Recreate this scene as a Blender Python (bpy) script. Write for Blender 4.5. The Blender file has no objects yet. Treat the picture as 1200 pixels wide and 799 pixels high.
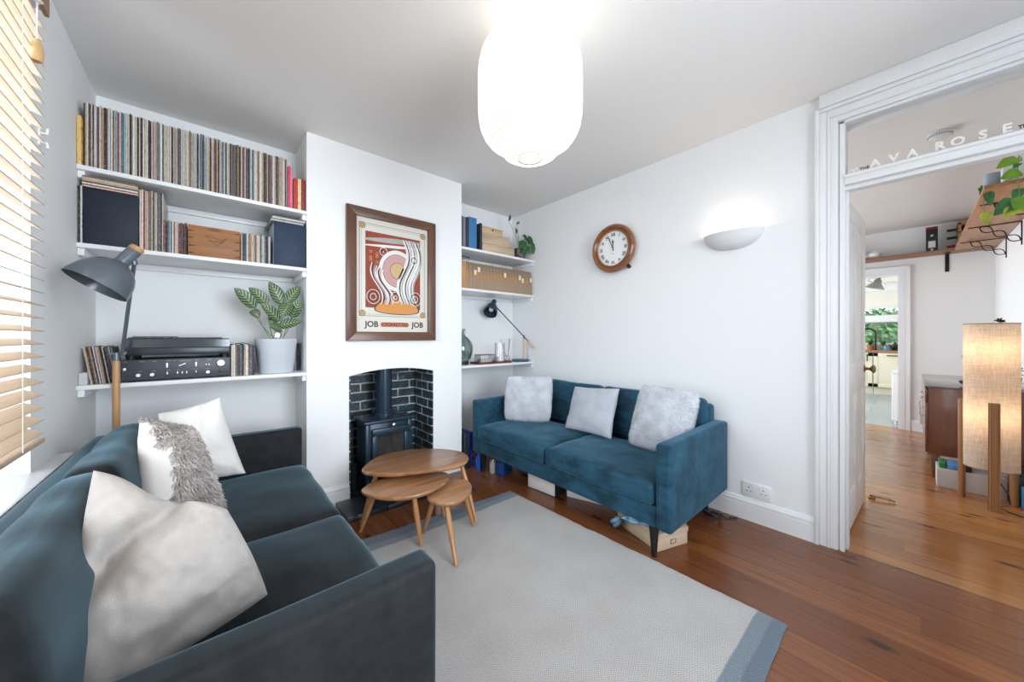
import bpy, bmesh, math, random
from mathutils import Vector, Matrix, noise
COL = bpy.context.scene.collection
PI = math.pi
R = math.radians
rnd = random.Random(7)

# ------------------------------------------------------------------ mesh helpers
def new():
    return bmesh.new()

def mark(bm):
    """remember the faces there are now; setmat then colours the ones made since"""
    ly = bm.faces.layers.int.get('made') or bm.faces.layers.int.new('made')
    for f in bm.faces:
        f[ly] = 1
    return ly

def setmat(bm, ly, idx):
    for f in bm.faces:
        if f[ly] == 0:
            f.material_index = idx

def move(vs, M):
    for v in vs:
        v.co = M @ v.co

def bevel(bm, vs, off, seg=2):
    es = set(e for v in vs for e in v.link_edges)
    bmesh.ops.bevel(bm, geom=list(es), offset=off, segments=seg, profile=0.5, affect='EDGES', clamp_overlap=True)

def box(bm, x0, x1, y0, y1, z0, z1, bev=0, seg=2, M=None):
    vs = bmesh.ops.create_cube(bm, size=1)['verts']
    for v in vs:
        v.co = Vector((x0 + (v.co.x + .5) * (x1 - x0), y0 + (v.co.y + .5) * (y1 - y0), z0 + (v.co.z + .5) * (z1 - z0)))
    if M is not None:
        move(vs, M)
    if bev:
        bevel(bm, vs, bev, seg)
    return bm

def taperbox(bm, x0, x1, y0, y1, z0, z1, sx, sy, bev=0, M=None):
    """box whose top is scaled by sx, sy about its centre"""
    vs = bmesh.ops.create_cube(bm, size=1)['verts']
    cx, cy = (x0 + x1) / 2, (y0 + y1) / 2
    for v in vs:
        top = v.co.z > 0
        x = v.co.x * (x1 - x0) * (sx if top else 1)
        y = v.co.y * (y1 - y0) * (sy if top else 1)
        v.co = Vector((cx + x, cy + y, z1 if top else z0))
    if M is not None:
        move(vs, M)
    if bev:
        bevel(bm, vs, bev, 2)
    return bm

def tube(bm, pts, rad, seg=8, caps=True):
    pts = [Vector(p) for p in pts]
    n = len(pts)
    rs = rad if isinstance(rad, (list, tuple)) else [rad] * n
    rings = []
    up = None
    for i, p in enumerate(pts):
        t = (pts[min(i + 1, n - 1)] - pts[max(i - 1, 0)]).normalized()
        if up is None:
            up = Vector((0, 0, 1)) if abs(t.z) < .9 else Vector((1, 0, 0))
        a = (up - t * up.dot(t)).normalized()
        up = a
        b = t.cross(a)
        rings.append([bm.verts.new(p + (a * math.cos(2 * PI * k / seg) + b * math.sin(2 * PI * k / seg)) * rs[i]) for k in range(seg)])
    for i in range(n - 1):
        for k in range(seg):
            bm.faces.new((rings[i][k], rings[i][(k + 1) % seg], rings[i + 1][(k + 1) % seg], rings[i + 1][k]))
    if caps:
        bm.faces.new(rings[0][::-1])
        bm.faces.new(rings[-1])
    return bm

def lathe(bm, prof, seg=32, c=(0, 0, 0), M=None, close=False):
    c = Vector(c)
    rings = []
    for r, z in prof:
        if r < 1e-6:
            rings.append([bm.verts.new(c + Vector((0, 0, z)))])
        else:
            rings.append([bm.verts.new(c + Vector((r * math.cos(2 * PI * k / seg), r * math.sin(2 * PI * k / seg), z))) for k in range(seg)])
    m = len(rings)
    for i in range(m if close else m - 1):
        A, B = rings[i], rings[(i + 1) % m]
        for k in range(seg):
            k2 = (k + 1) % seg
            if len(A) == 1 and len(B) == 1:
                continue
            if len(A) == 1:
                bm.faces.new((A[0], B[k], B[k2]))
            elif len(B) == 1:
                bm.faces.new((A[k], A[k2], B[0]))
            else:
                bm.faces.new((A[k], A[k2], B[k2], B[k]))
    if M is not None:
        move([v for r_ in rings for v in r_], M)
    return bm

def prism(bm, poly, h, M=None, bev=0, seg=2):
    """polygon in the XY plane extruded to z=h"""
    a = [bm.verts.new((x, y, 0)) for x, y in poly]
    b = [bm.verts.new((x, y, h)) for x, y in poly]
    n = len(a)
    bot = bm.faces.new(a[::-1])
    top = bm.faces.new(b)
    for i in range(n):
        bm.faces.new((a[i], a[(i + 1) % n], b[(i + 1) % n], b[i]))
    if M is not None:
        move(a + b, M)
    if bev:
        es = list(bot.edges) + list(top.edges)
        bmesh.ops.bevel(bm, geom=es, offset=bev, segments=seg, profile=.5, affect='EDGES', clamp_overlap=True)
    return bm

def span(lo, hi, r, n):
    a = [lo, lo + .1 * r, lo + .3 * r, lo + .6 * r, lo + r]
    b = [hi - r, hi - .6 * r, hi - .3 * r, hi - .1 * r, hi]
    mid = [a[-1] + (b[0] - a[-1]) * (i + 1) / (n + 1) for i in range(n)]
    return a + mid + b

def cushion(bm, x0, x1, y0, y1, z0, z1, r, crown=0., n=10, wob=0., seed=0, sides=0., M=None):
    """soft rounded block, welded grid, with crown on top and slight puckers"""
    X, Y, Z = span(x0, x1, r, n), span(y0, y1, r, n), span(z0, z1, r, 2)
    cache = {}
    c = Vector(((x0 + x1) / 2, (y0 + y1) / 2, (z0 + z1) / 2))
    h = Vector(((x1 - x0) / 2, (y1 - y0) / 2, (z1 - z0) / 2))
    def V(x, y, z):
        k = (round(x, 5), round(y, 5), round(z, 5))
        if k in cache:
            return cache[k]
        p = Vector((x, y, z)) - c
        q = Vector([max(-(h[i] - r), min(h[i] - r, p[i])) for i in range(3)])
        d = p - q
        if d.length > 1e-9:
            p = q + d.normalized() * r
        u, v, w = p.x / h.x, p.y / h.y, p.z / h.z
        if crown:
            s = max(0, (1 - u * u)) * max(0, (1 - v * v))
            if p.z > 0:
                p.z += crown * s ** .6
            else:
                p.z -= crown * .1 * s
        if sides:
            p.y += math.copysign(sides, v) * max(0, 1 - u * u) * max(0, 1 - w * w) if abs(v) > .6 else 0
            p.x += math.copysign(sides * .6, u) * max(0, 1 - v * v) * max(0, 1 - w * w) if abs(u) > .6 else 0
        if wob:
            nv = noise.noise(Vector((p.x * 5 + seed, p.y * 5, p.z * 5))) + .5 * noise.noise(Vector((p.x * 13 + seed, p.y * 6, p.z * 9)))
            p += (Vector((u, v, w)).normalized()) * nv * wob
        cache[k] = bm.verts.new(p + c)
        return cache[k]
    def grid(A, B, f):
        for i in range(len(A) - 1):
            for j in range(len(B) - 1):
                q = [f(A[i], B[j]), f(A[i + 1], B[j]), f(A[i + 1], B[j + 1]), f(A[i], B[j + 1])]
                if len(set(q)) == 4:
                    bm.faces.new(q)
    grid(X, Y, lambda a, b: V(a, b, z1))
    grid(Y, X, lambda a, b: V(b, a, z0))
    grid(Y, Z, lambda a, b: V(x1, a, b))
    grid(Z, Y, lambda a, b: V(x0, b, a))
    grid(Z, X, lambda a, b: V(b, y1, a))
    grid(X, Z, lambda a, b: V(a, y0, b))
    if M is not None:
        move(cache.values(), M)
    return bm

def pillow4(bm, a, b, c, d, t, n=26, pinch=.05, wob=.008, seed=0, sag=0., crease=None, power=.42, plump=(1, 1), soft=.0):
    """cushion through four corners a(top left) b(top right) c(bottom right) d(bottom left), thickness t"""
    a, b, c, d = map(Vector, (a, b, c, d))
    nrm = (b - a).cross(d - a).normalized() + (d - c).cross(b - c).normalized()
    nrm.normalize()
    nrm = -nrm          # towards whoever reads a-b-c-d clockwise
    def P(u, v):
        k = 1 - soft * (u * v) ** 4
        u, v = u * k, v * k
        uu = u * (1 - pinch * (1 - v * v)) * .5 + .5
        vv = v * (1 - pinch * (1 - u * u)) * .5 + .5
        return (a * (1 - uu) + b * uu) * (1 - vv) + (d * (1 - uu) + c * uu) * vv
    grid = {}
    s = [math.sin(PI / 2 * (2 * i / n - 1)) for i in range(n + 1)]
    for side in (1, -1):
        for i, u in enumerate(s):
            for j, v in enumerate(s):
                edge = i in (0, n) or j in (0, n)
                if edge and side == -1:
                    grid[(i, j, -1)] = grid[(i, j, 1)]
                    continue
                p = P(u, v)
                prof = max(0., (1 - u ** 4) * (1 - v ** 4)) ** power * (.55 + .45 * (1 - u * u) * (1 - v * v)) if not edge else 0
                off = side * t / 2 * prof * plump[0 if side == 1 else 1]
                q = Vector((u * 2.3 + seed * 3.1, v * 2.3, side * .7))
                w = wob * (noise.noise(q) + .6 * noise.noise(q * 2.7)) * (1 if not edge else .5)
                if sag:
                    p = p + (d - a).normalized() * sag * math.exp(-(u / .45) ** 2) * max(0, (1 - v) / 2) ** 1.6
                if crease and side == 1:
                    for (u0, v0, u1, v1, dep, wd) in crease:
                        ex, ey = u1 - u0, v1 - v0
                        L = ex * ex + ey * ey
                        k = max(0, min(1, ((u - u0) * ex + (v - v0) * ey) / L))
                        ds = math.hypot(u - u0 - k * ex, v - v0 - k * ey)
                        w -= dep * math.exp(-(ds / wd) ** 2) * (1 - .35 * k) * min(1, (1 - abs(u)) * 3.5)
                grid[(i, j, side)] = bm.verts.new(p + nrm * (off + w))
    for side in (1, -1):
        for i in range(n):
            for j in range(n):
                q = [grid[(i, j, side)], grid[(i, j + 1, side)], grid[(i + 1, j + 1, side)], grid[(i + 1, j, side)]]
                if side == -1:
                    q.reverse()
                try:
                    bm.faces.new(q)
                except ValueError:
                    pass
    bmesh.ops.recalc_face_normals(bm, faces=bm.faces[:])
    return nrm

def tufts(src, bm, count, length, width, seed=0, droop=.5, keep=None, curl=.6, jit=.7):
    """short curved fibres standing on the faces of src"""
    rr = random.Random(seed)
    src.faces.ensure_lookup_table()
    fs = [f for f in src.faces if keep is None or keep(f)]
    ar = [f.calc_area() for f in fs]
    tot = sum(ar)
    for f, a in zip(fs, ar):
        k = a / tot * count
        m = int(k) + (1 if rr.random() < k - int(k) else 0)
        vs = [v.co for v in f.verts]
        for _ in range(m):
            u, w = rr.random(), rr.random()
            if len(vs) == 4:
                p = (vs[0] * (1 - u) + vs[1] * u) * (1 - w) + (vs[3] * (1 - u) + vs[2] * u) * w
            else:
                if u + w > 1:
                    u, w = 1 - u, 1 - w
                p = vs[0] + (vs[1] - vs[0]) * u + (vs[2] - vs[0]) * w
            d = (f.normal + Vector((rr.uniform(-1, 1), rr.uniform(-1, 1), rr.uniform(-1, 1))) * jit).normalized()
            L = length * rr.uniform(.7, 1.2)
            sd = d.cross(Vector((rr.uniform(-1, 1), rr.uniform(-1, 1), rr.uniform(-1, 1)))).normalized()
            b2 = sd.cross(d)
            pr = None
            K = 3
            for i in range(K + 1):
                s = i / K
                q = p + d * L * s * (1 - .3 * s) + b2 * L * curl * s * s * (1 if i < K else .6) + Vector((0, 0, -droop * L * s * s))
                wd = width * (1 - .75 * s)
                x, y = bm.verts.new(q - sd * wd / 2), bm.verts.new(q + sd * wd / 2)
                if pr:
                    bm.faces.new((pr[0], pr[1], y, x))
                pr = (x, y)
    return bm

def text(bm, s, size, M, depth=.001, align='CENTER', bold=0.0):
    cu = bpy.data.curves.new('lettering', 'FONT')
    cu.body = s
    cu.size = size
    cu.extrude = depth / 2
    cu.offset = bold
    cu.align_x = align
    cu.align_y = 'CENTER'
    cu.resolution_u = 3
    ob = bpy.data.objects.new('lettering', cu)
    COL.objects.link(ob)
    dg = bpy.context.evaluated_depsgraph_get()
    me = bpy.data.meshes.new_from_object(ob.evaluated_get(dg))
    me.transform(M)
    bm.from_mesh(me)
    bpy.data.objects.remove(ob)
    bpy.data.curves.remove(cu)
    bpy.data.meshes.remove(me)
    return bm

def leaf(bm, path, width, nrm, shape='oval', cup=.15, nu=6):
    """leaf blade along path (list of points), nrm = upper side"""
    uvl = bm.loops.layers.uv.verify()
    n = len(path) - 1
    path = [Vector(p) for p in path]
    rows = []
    for i, p in enumerate(path):
        s = i / n
        t = (path[min(i + 1, n)] - path[max(i - 1, 0)]).normalized()
        sd = t.cross(nrm).normalized()
        up = sd.cross(t)
        if shape == 'heart':
            w = math.sin(PI * min(1, .12 + .88 * s) ** .62) ** .8
            if s == 0:
                w = .35
            if i == n:
                w = 0
        else:
            w = math.sin(PI * (.04 + .96 * s) ** .8) ** .75 if 0 < i < n else 0
        row = []
        for k in range(nu + 1):
            x = 2 * k / nu - 1
            row.append(bm.verts.new(p + sd * x * w * width / 2 + up * cup * width * x * x * w))
        rows.append(row)
    for i in range(n):
        for k in range(nu):
            q = [rows[i][k], rows[i][k + 1], rows[i + 1][k + 1], rows[i + 1][k]]
            f = bm.faces.new(q)
            for lp, (du, dv) in zip(f.loops, ((0, 0), (1, 0), (1, 1), (0, 1))):
                lp[uvl].uv = ((k + du) / nu, (i + dv) / n)
    return bm

def arc(p0, p1, lift, n=8, side=Vector((0, 0, 1))):
    p0, p1 = Vector(p0), Vector(p1)
    return [p0.lerp(p1, i / n) + side * lift * math.sin(PI * i / n) for i in range(n + 1)]

# ------------------------------------------------------------------ objects
INV = {}

def link_raw(name, bm, mats, parent=None, sharp=38):
    me = bpy.data.meshes.new(name)
    bm.to_mesh(me)
    bm.free()
    for m in (mats if isinstance(mats, (list, tuple)) else [mats]):
        me.materials.append(m)
    me.shade_smooth()
    if sharp:
        me.set_sharp_from_angle(angle=R(sharp))
    ob = bpy.data.objects.new(name, me)
    COL.objects.link(ob)
    if parent is not None:
        ob.parent = parent
        if parent.name in INV:
            ob.matrix_parent_inverse = INV[parent.name]
    return ob

def link(name, bm, mats, parent=None, sharp=38):
    bmesh.ops.recalc_face_normals(bm, faces=bm.faces[:])
    return link_raw(name, bm, mats, parent, sharp)

def thing(name, label, cat, loc=(0, 0, 0), rz=0, group=None, local=False):
    """an Empty at the thing's base; parts are in world coordinates unless local"""
    o = bpy.data.objects.new(name, None)
    COL.objects.link(o)
    o.location = loc
    o.rotation_euler = (0, 0, rz)
    o.empty_display_size = .05
    o['label'] = label
    o['category'] = cat
    if group:
        o['group'] = group
    if not local:
        INV[o.name] = (Matrix.Translation(Vector(loc)) @ Matrix.Rotation(rz, 4, 'Z')).inverted()
    return o

def part(name, bm, mat, parent, label=None, kind=None, sharp=38, raw=False):
    o = (link_raw if raw else link)(name, bm, mat, parent, sharp)
    if label:
        o['label'] = label
    if kind:
        o['kind'] = kind
    return o

def single(name, bm, mat, label, cat, group=None, sharp=38, raw=False):
    """a thing that is one mesh; its origin goes to its base"""
    lo = Vector((min(v.co.x for v in bm.verts), min(v.co.y for v in bm.verts), min(v.co.z for v in bm.verts)))
    hi = Vector((max(v.co.x for v in bm.verts), max(v.co.y for v in bm.verts), 0))
    b = Vector(((lo.x + hi.x) / 2, (lo.y + hi.y) / 2, lo.z))
    for v in bm.verts:
        v.co -= b
    o = (link_raw if raw else link)(name, bm, mat, None, sharp)
    o.location = b
    o['label'] = label
    o['category'] = cat
    if group:
        o['group'] = group
    return o

def struct(name, bm, mat, parent=None, sharp=38):
    o = link(name, bm, mat, parent, sharp)
    if parent is None:
        o['kind'] = 'structure'
    return o

def dup(root, loc, rz, label, group=None):
    r = root.copy()
    COL.objects.link(r)
    r.location = loc
    r.rotation_euler = (0, 0, rz)
    r['label'] = label
    if group:
        r['group'] = group
    for ch in list(root.children):
        c = ch.copy()
        COL.objects.link(c)
        c.parent = r
        c.matrix_parent_inverse = ch.matrix_parent_inverse
        for g in list(ch.children):
            d = g.copy()
            COL.objects.link(d)
            d.parent = c
            d.matrix_parent_inverse = g.matrix_parent_inverse
    return r

ONES = 'zeroth first second third fourth fifth sixth seventh eighth ninth tenth eleventh twelfth thirteenth fourteenth fifteenth sixteenth seventeenth eighteenth nineteenth'.split()
TENS = {2: 'twent', 3: 'thirt', 4: 'fort', 5: 'fift', 6: 'sixt', 7: 'sevent', 8: 'eight', 9: 'ninet'}
def ordinal(n):
    if n >= 100:
        return 'hundredth' if n == 100 else 'hundred-and-' + ordinal(n - 100)
    if n < 20:
        return ONES[n]
    t, o = divmod(n, 10)
    return TENS[t] + 'ieth' if o == 0 else TENS[t] + 'y-' + ONES[o]

# ------------------------------------------------------------------ materials
def srgb(r, g, b):
    f = lambda c: (c / 255 / 12.92) if c / 255 <= .04045 else ((c / 255 + .055) / 1.055) ** 2.4
    return (f(r), f(g), f(b))

def nodes(name):
    m = bpy.data.materials.new(name)
    m.use_nodes = True
    nt = m.node_tree
    return m, nt, nt.nodes['Principled BSDF']

def N(nt, typ, **kw):
    n = nt.nodes.new(typ)
    for k, v in kw.items():
        if k.startswith('i_'):
            key = k[2:].replace('_', ' ')
            n.inputs[key].default_value = v
        else:
            setattr(n, k, v)
    return n

def c4(c):
    return (c[0], c[1], c[2], 1)

def mapped(nt, scale=(1, 1, 1), coord='Object'):
    tc = N(nt, 'ShaderNodeTexCoord')
    mp = N(nt, 'ShaderNodeMapping')
    mp.inputs['Scale'].default_value = scale
    nt.links.new(tc.outputs[coord], mp.inputs['Vector'])
    return mp.outputs['Vector']

def ramp(nt, src, stops, interp='LINEAR'):
    cr = N(nt, 'ShaderNodeValToRGB')
    cr.color_ramp.interpolation = interp
    el = cr.color_ramp.elements
    while len(el) < len(stops):
        el.new(.5)
    for e, (p, c) in zip(el, stops):
        e.position = p
        e.color = c4(c)
    nt.links.new(src, cr.inputs['Fac'])
    return cr.outputs['Color']

def mix(nt, fac, a, b, typ='MIX'):
    mx = N(nt, 'ShaderNodeMix', data_type='RGBA', blend_type=typ)
    for sock, v in ((mx.inputs[0], fac), (mx.inputs[6], a), (mx.inputs[7], b)):
        if hasattr(v, 'is_linked') or hasattr(v, 'links'):
            nt.links.new(v, sock)
        elif isinstance(v, (int, float)):
            sock.default_value = v
        else:
            sock.default_value = c4(v)
    return mx.outputs[2]

def math_(nt, op, a, b=None, c=None):
    m = N(nt, 'ShaderNodeMath', operation=op)
    for i, v in enumerate((a, b, c)):
        if v is None:
            continue
        if isinstance(v, (int, float)):
            m.inputs[i].default_value = v
        else:
            nt.links.new(v, m.inputs[i])
    return m.outputs[0]

def noise_(nt, vec, scale=5, detail=3, rough=.5):
    n = N(nt, 'ShaderNodeTexNoise')
    n.inputs['Scale'].default_value = scale
    n.inputs['Detail'].default_value = detail
    n.inputs['Roughness'].default_value = rough
    nt.links.new(vec, n.inputs['Vector'])
    return n.outputs['Fac']

def bump_(nt, bs, h, strength=.2, dist=.01):
    b = N(nt, 'ShaderNodeBump')
    b.inputs['Strength'].default_value = strength
    b.inputs['Distance'].default_value = dist
    nt.links.new(h, b.inputs['Height'])
    nt.links.new(b.outputs['Normal'], bs.inputs['Normal'])

def mat(name, col, rough=.5, metal=0, var=.0, vscale=8, stretch=(1, 1, 1), bump=0, bscale=60, bstretch=(1, 1, 1), bdist=.004, sheen=0, sheen_rough=.4, sheen_tint=None, coat=0, spec=.5, trans=0, ior=1.45, alpha=1, sss=0):
    m, nt, bs = nodes(name)
    bs.inputs['Base Color'].default_value = c4(col)
    bs.inputs['Roughness'].default_value = rough
    bs.inputs['Metallic'].default_value = metal
    bs.inputs['Specular IOR Level'].default_value = spec
    bs.inputs['IOR'].default_value = ior
    if var:
        f = noise_(nt, mapped(nt, stretch), vscale, 4)
        lo = tuple(max(0, x * (1 - var)) for x in col)
        hi = tuple(min(1, x * (1 + var)) for x in col)
        nt.links.new(ramp(nt, f, [(.3, lo), (.7, hi)]), bs.inputs['Base Color'])
    if bump:
        bump_(nt, bs, noise_(nt, mapped(nt, bstretch), bscale, 3), bump, bdist)
    if sheen:
        bs.inputs['Sheen Weight'].default_value = sheen
        bs.inputs['Sheen Roughness'].default_value = sheen_rough
        if sheen_tint:
            bs.inputs['Sheen Tint'].default_value = c4(sheen_tint)
    if coat:
        bs.inputs['Coat Weight'].default_value = coat
        bs.inputs['Coat Roughness'].default_value = .1
    if trans:
        bs.inputs['Transmission Weight'].default_value = trans
    if alpha < 1:
        bs.inputs['Alpha'].default_value = alpha
    return m

def wood(name, c1, c2, rough=.4, axis='x', scale=1., coat=0, knots=False):
    m, nt, bs = nodes(name)
    st = {'x': (1.5, 22, 22), 'y': (22, 1.5, 22), 'z': (22, 22, 1.5)}[axis]
    st = tuple(s * scale for s in st)
    f = noise_(nt, mapped(nt, st), 1.6, 5, .6)
    f2 = noise_(nt, mapped(nt, tuple(s * 4 for s in st)), 2, 3, .6)
    col = ramp(nt, f, [(.3, c1), (.68, c2)])
    dk = tuple(x * .7 for x in c1)
    col = mix(nt, math_(nt, 'MULTIPLY', ramp(nt, f2, [(.45, (0, 0, 0)), (.75, (1, 1, 1))]), .35), col, dk)
    if knots:
        vo = N(nt, 'ShaderNodeTexVoronoi')
        vo.inputs['Scale'].default_value = 1
        nt.links.new(mapped(nt, {'x': (3, 9, 9), 'y': (9, 3, 9), 'z': (9, 9, 3)}[axis]), vo.inputs['Vector'])
        k = ramp(nt, vo.outputs['Distance'], [(.05, (1, 1, 1)), (.16, (0, 0, 0))])
        col = mix(nt, math_(nt, 'MULTIPLY', k, .8), col, tuple(x * .25 for x in c1))
    nt.links.new(col, bs.inputs['Base Color'])
    bs.inputs['Roughness'].default_value = rough
    if coat:
        bs.inputs['Coat Weight'].default_value = coat
        bs.inputs['Coat Roughness'].default_value = .12
    bump_(nt, bs, f2, .08, .002)
    return m

def emis(name, col, strength):
    m, nt, bs = nodes(name)
    bs.inputs['Base Color'].default_value = c4(col)
    bs.inputs['Emission Color'].default_value = c4(col)
    bs.inputs['Emission Strength'].default_value = strength
    return m

def glass(name, tint=(1, 1, 1), refl=.12, rough=.02, ior=1.35):
    """thin pane: mostly clear, a little mirror"""
    m, nt, bs = nodes(name)
    tr = N(nt, 'ShaderNodeBsdfTransparent')
    tr.inputs['Color'].default_value = c4(tint)
    gl = N(nt, 'ShaderNodeBsdfGlossy')
    gl.inputs['Roughness'].default_value = rough
    fr = N(nt, 'ShaderNodeFresnel')
    fr.inputs['IOR'].default_value = ior
    ms = N(nt, 'ShaderNodeMixShader')
    nt.links.new(math_(nt, 'MINIMUM', math_(nt, 'ADD', fr.outputs[0], refl * .1), .6), ms.inputs[0])
    nt.links.new(tr.outputs[0], ms.inputs[1])
    nt.links.new(gl.outputs[0], ms.inputs[2])
    nt.links.new(ms.outputs[0], nt.nodes['Material Output'].inputs['Surface'])
    return m

WHITE = mat('white_paint', (.83, .84, .85), .55, bump=.05, bscale=90)
WALL = mat('wall_plaster', (.84, .85, .86), .8, bump=.06, bscale=40, bdist=.003)
CEIL = mat('ceiling_plaster', (.80, .79, .775), .85, bump=.05, bscale=30)
GLOSSW = mat('white_gloss', (.80, .81, .82), .3)
BLACK = mat('black_plastic', (.012, .013, .016), .35)
SILVER = mat('brushed_silver', (.75, .75, .76), .3, 1)
CHROME = mat('chrome', (.8, .8, .82), .12, 1)
GLASS = glass('clear_glass')

def velvet(name, base, dark, tint, sheen=.8):
    m, nt, bs = nodes(name)
    f = noise_(nt, mapped(nt, (1, 1, 1)), 5.5, 4, .6)
    f2 = noise_(nt, mapped(nt, (2.5, 9, 9)), 3, 4, .6)
    s = math_(nt, 'ADD', math_(nt, 'MULTIPLY', f, .6), math_(nt, 'MULTIPLY', f2, .4))
    nt.links.new(ramp(nt, s, [(.4, dark), (.6, base)]), bs.inputs['Base Color'])
    bs.inputs['Roughness'].default_value = .75
    bs.inputs['Specular IOR Level'].default_value = .2
    bs.inputs['Sheen Weight'].default_value = sheen
    bs.inputs['Sheen Roughness'].default_value = .35
    bs.inputs['Sheen Tint'].default_value = c4(tint)
    bump_(nt, bs, noise_(nt, mapped(nt, (1, 1, 1)), 260, 2), .12, .002)
    return m

def floorboards(name, cols, w, gap=.035, rough=.28, seed=0., dark=.35):
    m, nt, bs = nodes(name)
    tc = N(nt, 'ShaderNodeTexCoord')
    sp = N(nt, 'ShaderNodeSeparateXYZ')
    nt.links.new(tc.outputs['Object'], sp.inputs[0])
    wob = math_(nt, 'MULTIPLY', noise_(nt, mapped(nt, (.8, .8, .8)), 1, 1), .012)
    xb = math_(nt, 'DIVIDE', math_(nt, 'ADD', sp.outputs['X'], wob), w)
    idx = math_(nt, 'FLOOR', xb)
    fr = math_(nt, 'FRACT', xb)
    wn = N(nt, 'ShaderNodeTexWhiteNoise', noise_dimensions='1D')
    nt.links.new(math_(nt, 'ADD', idx, seed), wn.inputs['W'])
    yo = math_(nt, 'ADD', math_(nt, 'DIVIDE', sp.outputs['Y'], 2.6), math_(nt, 'MULTIPLY', wn.outputs[0], 9.7))
    yi = math_(nt, 'FLOOR', yo)
    yf = math_(nt, 'FRACT', yo)
    wn2 = N(nt, 'ShaderNodeTexWhiteNoise', noise_dimensions='2D')
    cb = N(nt, 'ShaderNodeCombineXYZ')
    nt.links.new(idx, cb.inputs[0]); nt.links.new(yi, cb.inputs[1])
    nt.links.new(cb.outputs[0], wn2.inputs['Vector'])
    col = ramp(nt, wn2.outputs[0], [(i / (len(cols) - 1), c) for i, c in enumerate(cols)])
    # grain, shifted per board
    gv = N(nt, 'ShaderNodeCombineXYZ')
    nt.links.new(math_(nt, 'MULTIPLY', sp.outputs['X'], 38), gv.inputs[0])
    nt.links.new(math_(nt, 'MULTIPLY', sp.outputs['Y'], 2.2), gv.inputs[1])
    nt.links.new(math_(nt, 'MULTIPLY', wn2.outputs[0], 40), gv.inputs[2])
    g = noise_(nt, gv.outputs[0], 1.5, 5, .62)
    col = mix(nt, math_(nt, 'MULTIPLY', ramp(nt, g, [(.42, (0, 0, 0)), (.72, (1, 1, 1))]), .5), col, tuple(x * dark for x in cols[0]))
    big = noise_(nt, mapped(nt, (1, 1, 1)), 2.2, 3)
    col = mix(nt, ramp(nt, big, [(.4, (0, 0, 0)), (.7, (.35, .35, .35))]), col, tuple(min(1, x * 1.35) for x in cols[-1]))
    # knots
    kv = N(nt, 'ShaderNodeCombineXYZ')
    nt.links.new(math_(nt, 'MULTIPLY', sp.outputs['X'], 8), kv.inputs[0])
    nt.links.new(math_(nt, 'MULTIPLY', sp.outputs['Y'], 3.1), kv.inputs[1])
    nt.links.new(math_(nt, 'MULTIPLY', idx, 3.7), kv.inputs[2])
    vo = N(nt, 'ShaderNodeTexVoronoi')
    vo.inputs['Scale'].default_value = 1
    vo.inputs['Randomness'].default_value = 1
    nt.links.new(kv.outputs[0], vo.inputs['Vector'])
    k = ramp(nt, vo.outputs['Distance'], [(.06, (1, 1, 1)), (.20, (0, 0, 0))])
    col = mix(nt, math_(nt, 'MULTIPLY', k, .9), col, (.018, .008, .005))
    # gaps between boards and butt joints
    e = math_(nt, 'LESS_THAN', fr, gap)
    lite = math_(nt, 'MULTIPLY', math_(nt, 'GREATER_THAN', fr, .965), math_(nt, 'GREATER_THAN', wn.outputs[0], .45))
    col = mix(nt, math_(nt, 'MULTIPLY', lite, .45), col, tuple(min(1, x * 1.7) for x in cols[-1]))
    col = mix(nt, math_(nt, 'MULTIPLY', e, .85), col, (.02, .008, .004))
    nt.links.new(col, bs.inputs['Base Color'])
    rg = math_(nt, 'ADD', math_(nt, 'MULTIPLY', noise_(nt, mapped(nt, (6, 1.5, 1)), 2, 4), .28), rough - .1)
    nt.links.new(rg, bs.inputs['Roughness'])
    bs.inputs['Specular IOR Level'].default_value = .55
    bump_(nt, bs, math_(nt, 'SUBTRACT', math_(nt, 'MULTIPLY', g, .12), e), .35, .003)
    return m
# ================================================================== THE ROOM
XL, XR, YB, YC, H = -.489, 2.672, 3.063, 2.678, 2.58
XC0, XC1 = .4953, 1.7232
XF, YD = 6.755, -.62            # dining room far wall, dining room side wall

FLOOR1 = floorboards('living_floorboards', [(.135, .042, .014), (.20, .066, .021), (.25, .088, .030), (.17, .054, .018)], .128, .022, .18)
FLOOR2 = floorboards('dining_floorboards', [(.30, .115, .032), (.38, .16, .05), (.43, .19, .062), (.34, .135, .042)], .128, .02, .15, seed=40, dark=.4)

bm = new(); box(bm, -.9, 2.70, -1.5, 3.3, -.06, 0)
struct('floor', bm, FLOOR1)
bm = new(); box(bm, 2.70, 6.87, -.9, 2.9, -.06, 0)
struct('floor_dining', bm, FLOOR2)

# ceilings
bm = new(); box(bm, -.9, 2.80, -1.5, 3.3, H, H + .12)
struct('ceiling', bm, CEIL)
bm = new(); box(bm, 2.80, 6.87, -.9, 2.9, H, H + .12)
struct('ceiling_dining', bm, mat('dining_ceiling_plaster', (.66, .645, .625), .85, bump=.05, bscale=30))

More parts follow.
